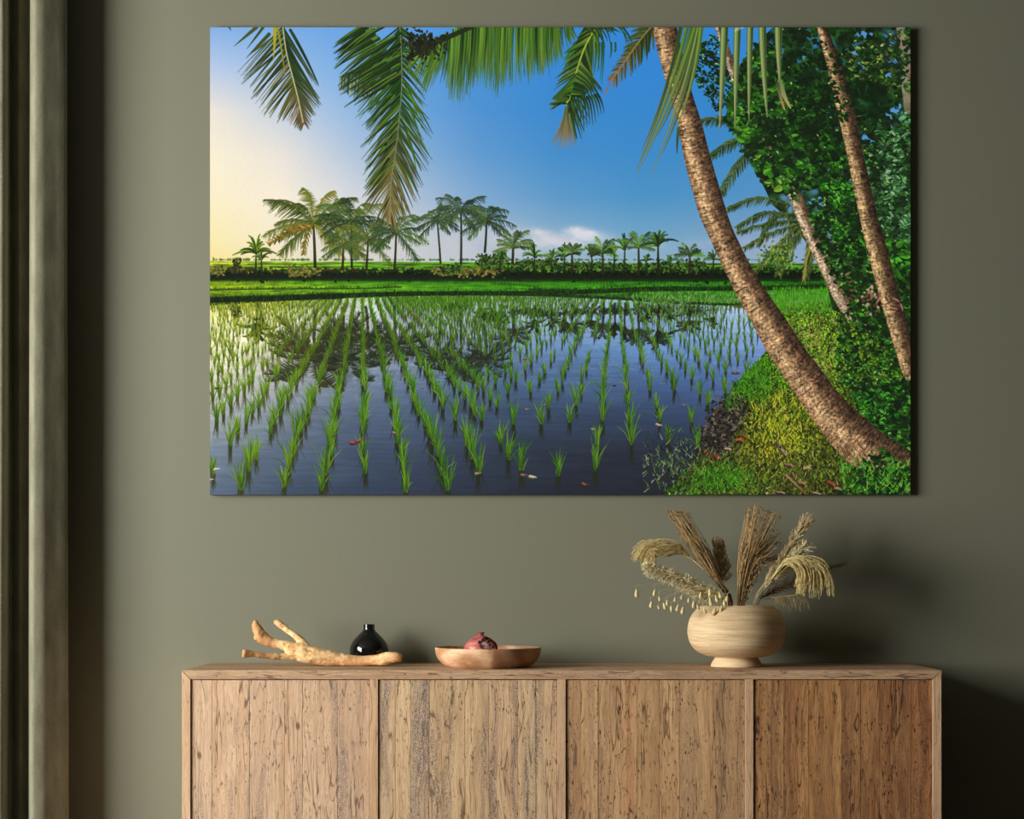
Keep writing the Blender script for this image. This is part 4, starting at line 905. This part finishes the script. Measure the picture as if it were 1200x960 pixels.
# ---------------- driftwood ----------------
def driftwood():
    D = 4.62; o = P(375, 0, D); o.z = sz1
    def q(px, py, dy=0): v = P(px, py, D)-o; v.y += dy; return v
    u = D/FPX
    bm = bmesh.new()
    def limb(pts, n=12):
        ps = spline([q(a, b, dy) for a, b, r, dy in pts], 6)
        N = len(pts)-1; rr = []
        for i in range(len(ps)):
            t = i/(len(ps)-1)*N; k = min(int(t), N-1); f = t-k; rr.append((pts[k][2]*(1-f)+pts[k+1][2]*f)*u)
        tube(bm, ps, rr, n)
    limb([(471.5, 771.3, 4.2, -.01), (464, 769.8, 6.8, -.01), (452, 771.5, 7.6, -.005), (438, 773.2, 6.4, 0), (420, 773.8, 6.0, 0), (398, 772, 8.2, 0), (374, 768.6, 10.2, 0), (354, 764, 11.2, 0), (341, 762, 9.5, 0), (334, 761, 5, 0)])
    limb([(352, 768, 6, 0), (338, 769, 4.6, -.01), (316, 767.6, 3.4, -.03), (300, 765.4, 3.7, -.045), (288.5, 764.2, 4.9, -.055)])
    limb([(350, 760, 7, 0), (336, 757, 6.3, .005), (320, 753, 5.4, .01), (307, 748.6, 6.4, .01), (303.5, 747.8, 6.2, .01)])
    limb([(316, 752, 5, .012), (307, 745, 6.6, .02), (301.5, 739, 6.6, .022), (298, 732.5, 4.6, .025), (297.8, 726.5, 1.5, .03)])
    limb([(306, 749, 6, .01), (303.2, 746, 6.2, .008), (302.6, 750, 4.8, .008)])
    limb([(360, 760, 6, 0), (352, 750.5, 4.4, .012), (343, 743, 3.8, .02), (332, 735.5, 3.6, .03), (321.5, 728.5, 3.5, .04), (319.8, 727.2, 2.6, .042)])
    lo = min(v.co.z for v in bm.verts)
    tmp = mesh_obj('t', bm, [])
    md = tmp.modifiers.new('r', 'REMESH'); md.mode = 'VOXEL'; md.voxel_size = .0026
    sm = tmp.modifiers.new('s', 'SMOOTH'); sm.iterations = 6; sm.factor = .5
    dg = bpy.context.evaluated_depsgraph_get(); me = bpy.data.meshes.new_from_object(tmp.evaluated_get(dg)); bpy.data.objects.remove(tmp)
    from mathutils import noise as mn
    for v in me.vertices:
        p = v.co; v.co = p+v.normal*(mn.noise(p*28)*.0032+mn.noise(p*90)*.0012)
    lo = min(v.co.z for v in me.vertices)
    for v in me.vertices: v.co.z -= lo-.0003
    for p in me.polygons: p.use_smooth = True
    m = NT('bleached_driftwood', .7, .2)
    V = m.coord((.5, 1, 1)); w = m.noise(V, 40, 5, .65, .8); b = m.noise(m.coord((1, 1, 1)), 13, 3, .5); vn = m.noise(m.coord((.8, 1, 1)), 75, 3, .6, 1.2)
    xs = m.n('SeparateXYZ'); tc = m.n('TexCoord'); m.L(tc.outputs['Object'], xs.inputs[0])
    c = m.mix(m.ramp(w, .35, .65), lin((255, 226, 170)), lin((225, 172, 112)))
    c = m.mix(m.ramp(vn, .55, .66, 0, .75), c, lin((150, 98, 58)))
    edge = m.math('MAXIMUM', m.ramp(xs.outputs[0], -.11, -.15), m.math('MULTIPLY', m.ramp(b, .48, .62), .7))
    c = m.mix(m.math('MULTIPLY', edge, .8), c, lin((205, 146, 98))); m.base(c); m.bump(m.math('SUBTRACT', w, vn), .5, .002)
    me.materials.clear(); me.materials.append(m.m); me.name = 'driftwood'
    ob = bpy.data.objects.new('driftwood', me); C.objects.link(ob); ob.location = o
    tag(ob, 'pale branching piece of driftwood lying on the left of the sideboard', 'driftwood')
driftwood()

# ---------------- black vase ----------------
def vase():
    D = 4.735; u = D/FPX; o = P(432.5, 0, D); o.z = sz1
    prof = [(0, 0), (.8, 0), (.83, .02), (15, 0), (17.5, .6), (20.6, 5), (22.4, 11), (22.7, 17), (21.6, 22.5), (18.2, 28.5), (13.2, 34), (8.9, 38.2), (7.0, 40.4), (6.5, 41.8), (6.5, 46.6), (6.35, 47.2), (5.6, 47.2), (5.3, 46.5), (5.3, 41), (8, 37), (17, 28), (20.5, 20), (20.5, 11), (15, 2.5), (0, 2)]
    prof = [(r*u, z*u) for r, z in prof if not (0 < r < 1)]
    bm = bmesh.new(); ps = spline([(r, 0, z) for r, z in prof], 4); lathe(bm, [(max(0, p.x), max(0, p.z)) for p in ps], 72)
    m = NT('black_glazed_ceramic', .08, .6); m.base(m.mix(m.ramp(m.noise(m.coord(), 30), .3, .7), (.004, .0042, .0045, 1), (.007, .007, .0075, 1)))
    tag(mesh_obj('bottle_vase', bm, m.m, loc=o), 'small round black glossy bottle vase with short neck, behind the driftwood', 'vase')
vase()

# ---------------- wooden bowl and pomegranate ----------------
def bowl():
    D = 4.60; u = D/FPX; o = P(572, 0, D); o.z = sz1
    prof = [(0, 0), (30, 0), (44, 0), (47.5, .6), (53, 3.6), (58.5, 9), (61.3, 15.5), (62.2, 21.6), (61.8, 22.8), (60.6, 22.6), (59.2, 16.5), (55.5, 10.5), (49, 6.2), (40, 3.9), (20, 3.4), (0, 3.4)]
    bm = bmesh.new(); ps = spline([(r*u, 0, z*u) for r, z in prof], 4); lathe(bm, [(max(0, p.x), max(0, p.z)) for p in ps], 96)
    m = NT('turned_acacia', .45, .35)
    V = m.coord((1, .45, 1.0), (.02, .3, .045)); 
    wv = m.n('TexWave', wave_type='RINGS', rings_direction='Y'); wv.inputs['Scale'].default_value = 5; wv.inputs['Distortion'].default_value = 5; wv.inputs['Detail'].default_value = 3; wv.inputs['Detail Scale'].default_value = 1.4; m.L(m.coord((1, .3, 1.6), (.05, 0, -.03)), wv.inputs['Vector'])
    f = m.noise(m.coord((.25, .25, 1)), 160, 3); sp = m.noise(m.coord((.6, 1, 1)), 75, 2)
    c = m.mix(m.ramp(wv.outputs['Fac'], .15, .9), lin((236, 194, 154)), lin((196, 146, 106)))
    hx = m.n('SeparateXYZ'); ht = m.n('TexCoord'); m.L(ht.outputs['Object'], hx.inputs[0])
    hw = m.math('ADD', hx.outputs[0], m.math('MULTIPLY', m.noise(m.coord((1, .5, 1)), 9, 2), .12))
    c = m.mix(m.ramp(hw, .085, .1, 0, .6), c, lin((140, 90, 58)))
    c = m.mix(m.ramp(f, .4, .7, 0, .35), c, lin((140, 92, 62))); c = m.mix(m.ramp(sp, .69, .73, 0, .8), c, lin((90, 55, 35))); m.base(c)
    tag(mesh_obj('wooden_bowl', bm, m.m, loc=o), 'shallow turned wooden bowl in the middle of the sideboard, holding an opened pomegranate', 'bowl')
    # pomegranate: opened on its front right side
    R0 = .0525; pc = P(563.5, 763.5, D); pc.z = sz1+3.4*u+.0425
    t = thing('pomegranate', 'red pomegranate broken open to show dark seeds, lying in the wooden bowl', 'fruit', (pc.x, pc.y, pc.z-.0425))
    off = Vector((0, 0, .0425))
    bm = bmesh.new(); bmesh.ops.create_uvsphere(bm, u_segments=48, v_segments=32, radius=R0)
    cut = Vector((.55, -.68, .48)).normalized(); cut2 = Vector((.95, -.2, .1)).normalized()
    for v in bm.verts:
        d = v.co.normalized(); a = math.atan2(d.y, d.x)
        v.co *= 1+.025*math.cos(5*a+.4)*(1-abs(d.z))+.012*math.sin(3*a); v.co.z *= .8
        if d.z > .9: v.co.z += (d.z-.9)*.03
    kill = [f for f in bm.faces if f.calc_center_median().normalized().angle(cut) < .56+.12*math.sin(9*f.calc_center_median().x/R0+5*f.calc_center_median().z/R0) or f.calc_center_median().normalized().angle(cut2) < .42]
    bmesh.ops.delete(bm, geom=kill, context='FACES')
    bm.transform(Matrix.Translation(off))
    mr = NT('pomegranate_skin', .35, .4); a = mr.noise(mr.coord(), 60, 4); b = mr.noise(mr.coord(), 400, 2)
    c = mr.mix(mr.ramp(a, .35, .68), lin((168, 66, 66)), lin((216, 138, 124))); mr.base(mr.mix(mr.ramp(b, .62, .7, 0, .5), c, lin((225, 170, 140))))
    sk = mesh_obj('rind', bm, mr.m, t); sd = sk.modifiers.new('thickness', 'SOLIDIFY'); sd.thickness = .004; sd.offset = -1
    bm = bmesh.new(); bmesh.ops.create_uvsphere(bm, u_segments=24, v_segments=16, radius=R0*.86)
    for v in bm.verts: v.co.z *= .78
    bm.transform(Matrix.Translation(off)); mesh_obj('pith', bm, plain('pale_pink_pith', (245, 205, 200), .5, .3), t)
    bm = bmesh.new(); r2 = random.Random(3)
    for k in range(90):
        d = Vector((r2.gauss(0, 1), r2.gauss(0, 1), r2.gauss(0, 1))).normalized()
        if d.angle(cut) > .6 and d.angle(cut2) > .46: continue
        if math.sin(7*d.x+4*d.z+1) < .1: continue
        p = d*R0*.9; p.z *= .8
        mt = Matrix.Translation(p+off) @ d.to_track_quat('Z', 'Y').to_matrix().to_4x4() @ Matrix.Diagonal((.0042, .0042, .0055, 1))
        bmesh.ops.create_icosphere(bm, subdivisions=2, radius=1, matrix=mt)
    mesh_obj('seeds', bm, plain('dark_ruby_seed', (110, 14, 26), .15, .6), t)['kind'] = 'stuff'
    bm = bmesh.new(); ax = Vector((0, 0, .0425+R0*.75))
    rings = []
    for h, r in ((-.004, .010), (.003, .0075), (.007, .0078), (.0115, .0105)):
        rings.append([bm.verts.new(ax+Vector((r*math.cos(i*math.pi/6), r*math.sin(i*math.pi/6), h+(.003 if i % 2 and h > .01 else 0)))) for i in range(12)])
    for p, q in zip(rings, rings[1:]):
        for i in range(12): bm.faces.new((p[i], p[(i+1) % 12], q[(i+1) % 12], q[i]))
    cx = mesh_obj('calyx', bm, plain('calyx_red', (150, 48, 48), .5, .3), t); md = cx.modifiers.new('thickness', 'SOLIDIFY'); md.thickness = .0018
    for p in (t,): p.rotation_euler = (0, 0, 0)
    # a loose chunk lying to its right
    cp = P(584.5, 0, D-.012); 
    bm = bmesh.new(); r3 = random.Random(8)
    for k in range(16):
        mt = Matrix.Translation((r3.gauss(0, .006), r3.gauss(0, .006), .006+r3.uniform(0, .03))) @ Matrix.Diagonal((.0042, .0042, .0055, 1))
        bmesh.ops.create_icosphere(bm, subdivisions=2, radius=1, matrix=mt)
    lo = min(v.co.z for v in bm.verts)
    for v in bm.verts: v.co.z -= lo
    tag(mesh_obj('seed_cluster', bm, plain('loose_ruby_seed', (96, 16, 24), .2, .6), loc=(cp.x, cp.y, sz1+3.6*u)), 'small dark red cluster of seeds leaning on the right of the pomegranate', 'fruit')
bowl()

# ---------------- round wooden vase ----------------
PD = 4.62; pu = PD/FPX
PO = P(863, 0, PD); PO.z = sz1
def pot():
    u = pu
    prof = [(0, 0), (22, 0), (29.2, 0), (29.8, 1.2), (28.8, 4.5), (26.5, 8), (25.3, 10.5), (27, 11.6), (36, 12.8), (46, 17.5), (53.5, 26), (56.8, 37), (56.9, 46), (54.5, 56), (49.5, 64), (44.5, 69), (41.5, 71.2), (39.5, 71.6), (38, 70.6), (40, 66), (47, 56), (50, 44), (49, 34), (40, 20), (20, 16), (0, 16)]
    bm = bmesh.new(); ps = spline([(r*u, 0, z*u) for r, z in prof], 4); lathe(bm, [(max(0, p.x), max(0, p.z)) for p in ps], 96)
    m = NT('pale_turned_ash', .55, .25)
    V = m.coord((.05, .05, 1)); a = m.noise(V, 190, 4, .6); b = m.noise(m.coord((.12, .12, 1)), 38, 3, .5, .4); d = m.noise(m.coord((.5, .5, 1)), 300, 2)
    c = m.mix(m.ramp(b, .35, .65), lin((236, 212, 172)), lin((212, 182, 140))); c = m.mix(m.ramp(a, .45, .72, 0, .6), c, lin((176, 136, 96))); m.base(m.mix(m.ramp(d, .6, .75, 0, .4), c, lin((150, 112, 78)))); m.bump(a, .2, .001)
    tag(mesh_obj('round_vase', bm, m.m, loc=PO), 'squat round pale wooden vase on a small foot, holding dried grasses', 'vase')
pot()

# ---------------- dried grasses, each stem a thing ----------------
MAT = {k: plain('dried_'+k, c, .75, .2, .28, 90) for k, c in dict(straw=(226, 206, 146), brown=(186, 156, 108), tan=(224, 198, 150), pale=(244, 224, 184), dark=(104, 82, 60), umber=(146, 120, 80), oat=(214, 196, 142), olive=(176, 154, 106)).items()}
BASE = Vector((PO.x, PO.y, sz1+20*pu))
def g3(px, py, dy=0):
    d = PD+dy; v = P(px, py, d)
    return v
def grass(name, label, loc_px, seed):
    t = thing(name, label, 'dried grass', BASE+Vector(((loc_px-863)*pu*.5, 0, 0)), 'dried grasses in the round wooden vase'); return t, random.Random(seed)
def put(bm, t): bm.transform(Matrix.Translation(-t.location))
def stem_part(t, pts, r, mat, name='stem'):
    bm = bmesh.new(); root = t.location
    tube(bm, spline([root]+pts, 6), r, 5); put(bm, t); return mesh_obj(name, bm, mat, t)
def strands(t, name, paths, mat, r0=.0007, r1=.00025, barbs=0, blen=.006, rnd=None, seg=5, barb_r=.00022, droop=0, angle=.5):
    bm = bmesh.new()
    for pts in paths:
        ps = spline(pts, seg); N = len(ps)
        tube(bm, ps, [r0+(r1-r0)*i/(N-1) for i in range(N)], 3, cap=False)
        for k in range(barbs):
            i = rnd.randrange(max(1, N//5), N-1); a = ps[i]; d = (ps[i+1]-ps[i]).normalized() if i+1 < N else Vector((0, 0, 1))
            side = Vector((rnd.gauss(0, 1), rnd.gauss(0, 1), rnd.gauss(0, 1))); side = (side-d*side.dot(d)).normalized()
            e = a+(d*math.cos(angle)+side*math.sin(angle))*blen*rnd.uniform(.5, 1.2)+Vector((0, 0, -droop*blen))
            w = d.cross(side)*barb_r*2
            v = [bm.verts.new(a-w), bm.verts.new(a+w), bm.verts.new(e)]; bm.faces.new(v)
            w2 = side*barb_r*2; v = [bm.verts.new(a-w2), bm.verts.new(a+w2), bm.verts.new(e)]; bm.faces.new(v)
    put(bm, t); return mesh_obj(name, bm, mat, t)
def build_grasses():
    # tall brown bundle standing in the middle
    t, r = grass('dried_reed_bundle', 'tallest brown dried grass bundle, upright in the middle of the round vase', 868, 1)
    root = t.location; paths = []
    for k in range(150):
        f = r.random(); tx = 873+f*38+r.gauss(0, 1.5); ty = 594+abs(f-.3)*20+r.uniform(0, 56)*(r.random() < .8)
        dy = r.uniform(-.05, .05); mid = (866+f*22+r.gauss(0, 2), 660+r.uniform(-8, 8))
        paths.append([root, g3(868+f*8-4, 706, dy*.2), g3(*mid, dy*.7), g3((mid[0]+tx)/2+r.uniform(-2, 2), (mid[1]+ty)/2, dy), g3(tx, ty, dy), g3(tx+r.uniform(0, 4), ty-2+r.uniform(-1, 3), dy)])
    strands(t, 'plume', paths[:95], MAT['brown'], .0013, .0007, 30, .009, r, angle=.33, barb_r=.0006)
    strands(t, 'plume', paths[95:], MAT['umber'], .0013, .0007, 30, .009, r, angle=.33, barb_r=.0006)
    # left brown bundle
    t, r = grass('dried_reed_bundle', 'brown dried grass bundle leaning to the upper left of the vase', 850, 2); root = t.location; paths = []
    for k in range(120):
        f = r.random(); tx = 786+f*17+r.gauss(0, 2.5); ty = 599+f*2+r.uniform(0, 44)*(r.random() < .8); tx += (ty-600)*.45
        dy = r.uniform(-.04, .04); mid = (817+f*14+r.gauss(0, 2.8), 652+r.uniform(-8, 8)-f*4)
        paths.append([root, g3(853+f*6, 706, dy*.2), g3(838+f*8, 682, dy*.5), g3(*mid, dy*.8), g3(tx+4, ty+6, dy), g3(tx, ty, dy)])
    strands(t, 'plume', paths[:75], MAT['brown'], .0013, .0006, 28, .009, r, angle=.33, barb_r=.0006); strands(t, 'plume', paths[75:], MAT['umber'], .0013, .0006, 26, .009, r, angle=.33, barb_r=.0006)
    # arching plume at the far left
    t, r = grass('arching_plume', 'straw-coloured feathery plume arching over at the far left', 845, 3)
    stem_part(t, [g3(852, 700), g3(838, 682), g3(824, 667), g3(812, 656.5)], .0013, MAT['pale'])
    paths = []
    for k in range(130):
        f = r.random(); sx, sy = 812-f*14, 656-f*6; ex = 739+r.random()*30; dy = r.uniform(-.035, .035)
        ey = 646+(ex-739)*.9+r.uniform(-6, 10) if ex < 756 else 664+r.uniform(-6, 6)
        lift = r.uniform(0, 1); paths.append([g3(sx, sy), g3(798-4*lift, 642-lift*6+r.uniform(-1, 9), dy*.5), g3(774+r.uniform(-8, 8), 631+r.random()**.7*22, dy), g3((776+ex)/2-3, (634+ey)/2-5, dy), g3(ex, ey, dy)])
    strands(t, 'plume', paths, MAT['straw'], .0008, .0005, 34, .007, r, angle=.45, barb_r=.0005, droop=.3)
    # soft small plume behind
    t, r = grass('soft_plume', 'short fuzzy tan plume standing behind the left brown bundle', 848, 4)
    stem_part(t, [g3(852, 700, .04), g3(846, 680, .04), g3(841, 655, .045)], .0012, MAT['tan'])
    paths = []
    for k in range(190):
        f = r.random(); x = 848-f*7; y = 684-f*44; a = r.uniform(-1.2, 1.2); paths.append([g3(x, y, .04), g3(x+a*6, y-5, .04+r.uniform(-.012, .012)), g3(x+a*(10-f*5), y-11, .04+r.uniform(-.018, .018))])
    strands(t, 'plume', paths, MAT['tan'], .0007, .0004, 22, .008, r, angle=.6, barb_r=.0004)
    # fluffy pale plume low on the left
    t, r = grass('pampas_plume', 'thick pale fluffy plume drooping low on the left side of the vase', 842, 5)
    stem_part(t, [g3(848, 704, -.03), g3(830, 694, -.04), g3(800, 676, -.05), g3(772, 664, -.05)], .0014, MAT['tan'])
    paths = []
    for k in range(520):
        f = r.random(); x = 842-f*80; y = 698-f*35+1.5*math.sin(f*9); a = r.uniform(-2.2, 2.4); L = r.uniform(8, 17)*(1-.35*f); dy = -.04-.01*f
        ex, ey = x-math.cos(a)*L*.8-5, y+math.sin(a)*L*.9
        paths.append([g3(x, y, dy), g3((x+ex)/2-1, (y+ey)/2-1, dy+r.uniform(-.012, .012)), g3(ex, ey+1.5, dy+r.uniform(-.025, .025))])
    strands(t, 'plume', paths[:400], MAT['pale'], .0008, .0004, 16, .007, r, angle=.7, barb_r=.0004); strands(t, 'plume', paths[400:], MAT['brown'], .0007, .0003, 12, .0055, r, angle=.7)
    # pale fluffy plume to the upper right
    t, r = grass('soft_plume', 'pale feathery plume rising to the upper right, its tip highest on that side', 880, 6)
    stem_part(t, [g3(884, 704), g3(898, 680), g3(916, 650), g3(940, 618)], .0013, MAT['tan'])
    paths = []
    for k in range(420):
        f = r.random(); x = 896+f*47; y = 690-f*74+(3*math.sin(f*6)); a = r.uniform(-1.2, 1.0); L = r.uniform(10, 20)*(1.1-.25*f); dy = r.uniform(-.02, .02)
        ang = math.atan2(-74, 47)+a*.55; ex, ey = x+math.cos(ang)*L, y+math.sin(ang)*L
        paths.append([g3(x, y, dy*.3), g3((x+ex)/2, (y+ey)/2+.5, dy), g3(ex+1.5, ey+1, dy)])
    strands(t, 'plume', paths[:260], MAT['tan'], .0008, .0004, 18, .007, r, angle=.5, barb_r=.0004); strands(t, 'plume', paths[260:], MAT['pale'], .0008, .0004, 18, .007, r, angle=.5, barb_r=.0004)
    # second pale tip just below it
    t, r = grass('soft_plume', 'small pale fluffy plume tip just below the highest right-hand plume', 882, 16)
    stem_part(t, [g3(886, 704, -.02), g3(902, 684, -.02), g3(925, 655, -.02)], .0011, MAT['tan']); paths = []
    for k in range(240):
        f = r.random(); x = 905+f*38; y = 680-f*38; L = r.uniform(8, 15); ang = -.75+r.uniform(-.9, .7); dy = -.02+r.uniform(-.015, .015)
        paths.append([g3(x, y, -.02), g3(x+math.cos(ang)*L*.5, y+math.sin(ang)*L*.5, dy), g3(x+math.cos(ang)*L, y+math.sin(ang)*L+1, dy)])
    strands(t, 'plume', paths, MAT['pale'], .0008, .0004, 16, .007, r, angle=.6, barb_r=.0004)
    # arching plume on the right
    t, r = grass('arching_plume', 'straw-coloured plume arching over and drooping on the right side', 884, 7)
    stem_part(t, [g3(886, 702, -.04), g3(898, 684, -.05), g3(912, 668, -.05), g3(924, 660, -.05)], .0013, MAT['straw'])
    paths = []
    for k in range(170):
        f = r.random(); s = r.random(); sx, sy = 900+s*26, 684-s*25; ex = 932+f*46+r.uniform(-2, 2); ey = 699-abs(f-.55)*12+r.uniform(-14, 5); dy = -.05+r.uniform(-.035, .03)
        paths.append([g3(sx, sy, -.05), g3(918+f*20, 658-f*6+r.uniform(-2, 5), (dy-.05)/2), g3(930+f*34, 660-f*2+r.uniform(-3, 8), dy), g3(934+f*41, 674+r.uniform(-4, 4), dy), g3(ex, ey, dy)])
    strands(t, 'plume', paths, MAT['straw'], .0009, .0007, 36, .006, r, angle=.4, barb_r=.0005, droop=.35)
    # dark spiky sprig reaching far right
    t, r = grass('dark_seed_sprig', 'thin dark brown sprig reaching furthest to the right', 888, 8)
    stem_part(t, [g3(890, 704, .03), g3(920, 686, .03), g3(960, 668, .03), g3(992, 658, .03)], .001, MAT['dark'])
    paths = []
    for k in range(70):
        f = r.random()**.8; x = 965+f*28; y = 668-f*9; a = r.uniform(-.9, .9); L = r.uniform(3, 6.5)*(1.1-.5*f); paths.append([g3(x, y, .03), g3(x+L*.6, y-2.5*a*.6, .03), g3(x+L, y-3.6*a, .03+r.uniform(-.008, .008))])
    strands(t, 'seed_head', paths, MAT['umber'], .0011, .0004, 6, .003, r, angle=.7, barb_r=.0004)
    # dark stalk of seeds in the centre front
    t, r = grass('dark_seed_stalk', 'short dark seed stalk in front of the tall middle bundle', 870, 9)
    stem_part(t, [g3(873, 706, -.05), g3(880, 686, -.055), g3(894, 652, -.055)], .0013, MAT['dark'])
    for k in range(64):
        f = k/63; x = 873+f*21+r.uniform(-5.5, 5.5)*(1.1-.5*f); y = 704-f*50+r.uniform(-2, 2); bm = bmesh.new()
        c = g3(x, y, -.058+r.uniform(-.015, .01)); mt = Matrix.Translation(c-t.location) @ Matrix.Rotation(r.uniform(-.9, .9), 4, 'Y') @ Matrix.Diagonal((.0024, .0024, .0052, 1))
        bmesh.ops.create_icosphere(bm, subdivisions=1, radius=1, matrix=mt); mesh_obj('seed', bm, MAT['dark' if k % 3 else 'umber'], t)
    # dark sprig lower right
    t, r = grass('dark_seed_sprig', 'dark dried sprig spreading low to the right under the arching plume', 884, 10)
    stem_part(t, [g3(884, 706, -.01), g3(905, 696, -.01), g3(928, 684, -.01)], .0012, MAT['dark']); paths = []
    for k in range(120):
        f = r.random(); x = 890+f*40; y = 702-f*20; ang = -.5+r.uniform(-.9, .9); L = r.uniform(6, 13); dy = -.01+r.uniform(-.02, .02)
        paths.append([g3(x, y, -.01), g3(x+math.cos(ang)*L*.5, y+math.sin(ang)*L*.5, dy), g3(x+math.cos(ang)*L, y+math.sin(ang)*L, dy)])
    strands(t, 'seed_head', paths, MAT['dark'], .0009, .0004, 10, .005, r, angle=.5, barb_r=.0004)
    t, r = grass('drooping_grass', 'thin olive grass drooping beside the right shoulder of the vase', 890, 11)
    stem_part(t, [g3(892, 706, -.03), g3(910, 700, -.04), g3(925, 698, -.04)], .0008, MAT['olive']); paths = []
    for k in range(46):
        f = r.random(); x = 900+f*30; y = 702-f*4; ex = x+r.uniform(4, 18); ey = y+r.uniform(4, 19); dy = -.04+r.uniform(-.02, .02); paths.append([g3(x, y, -.04), g3(x+6, y-1, dy), g3(ex-1, (y+ey)/2, dy), g3(ex, ey, dy)])
    strands(t, 'seed_head', paths, MAT['olive'], .0005, .0006, 8, .004, r, angle=.4, barb_r=.0004, droop=.4)
    # quaking grass: thin stems, each hanging seed pod a part
    pods = [(746, 696, 1.5), (763, 709, 1.25), (767, 695, 1.2), (773, 702, 1.0), (779, 711, 1.3), (782, 707, 1.1), (787, 714, 1.2), (794, 713, 1.3), (800, 716, 1.4), (791, 703, .9), (813, 709, 1.35), (821, 698, 1.2), (826, 716, 1.2), (832, 695, 1.3), (833, 706, 1.5), (837, 717, 1.5), (840, 702, 1.3), (845, 714, 1.2), (844, 698, 1.2), (852, 702, 1.2), (849, 707, 1.2), (807, 704, .9), (799, 700, .9), (772, 712, .9), (818, 712, 1.0)]
    t, r = grass('quaking_grass', 'thin-stemmed quaking grass with hanging oval pods over the left rim', 846, 12)
    bm = bmesh.new(); root = t.location
    for x, y, s in pods:
        h = g3(x, y-4.5*s, -.11)
        st = g3(848, 706, -.09)
        up = 14 if x < 800 else 6
        tube(bm, spline([root, st, g3((848+x)/2+4, min(700, y)-up*.8, -.10), g3(x+3, y-8-up*.15, -.11), h], 5), .0004, 3)
    put(bm, t); mesh_obj('stem', bm, MAT['oat'], t)
    for x, y, s in pods:
        bm = bmesh.new(); c = g3(x, y, -.11); mt = Matrix.Translation(c-t.location) @ Matrix.Rotation(r.uniform(-.35, .35), 4, 'Y') @ Matrix.Diagonal((.0040*s, .0026*s, .0080*s, 1))
        bmesh.ops.create_uvsphere(bm, u_segments=10, v_segments=8, radius=1)
        for v in bm.verts: v.co.x *= 1-.35*v.co.z; v.co.z *= 1+.2*(v.co.z > .6)
        bm.transform(mt)
        mesh_obj('seed_pod', bm, MAT['oat'], t)
build_grasses()
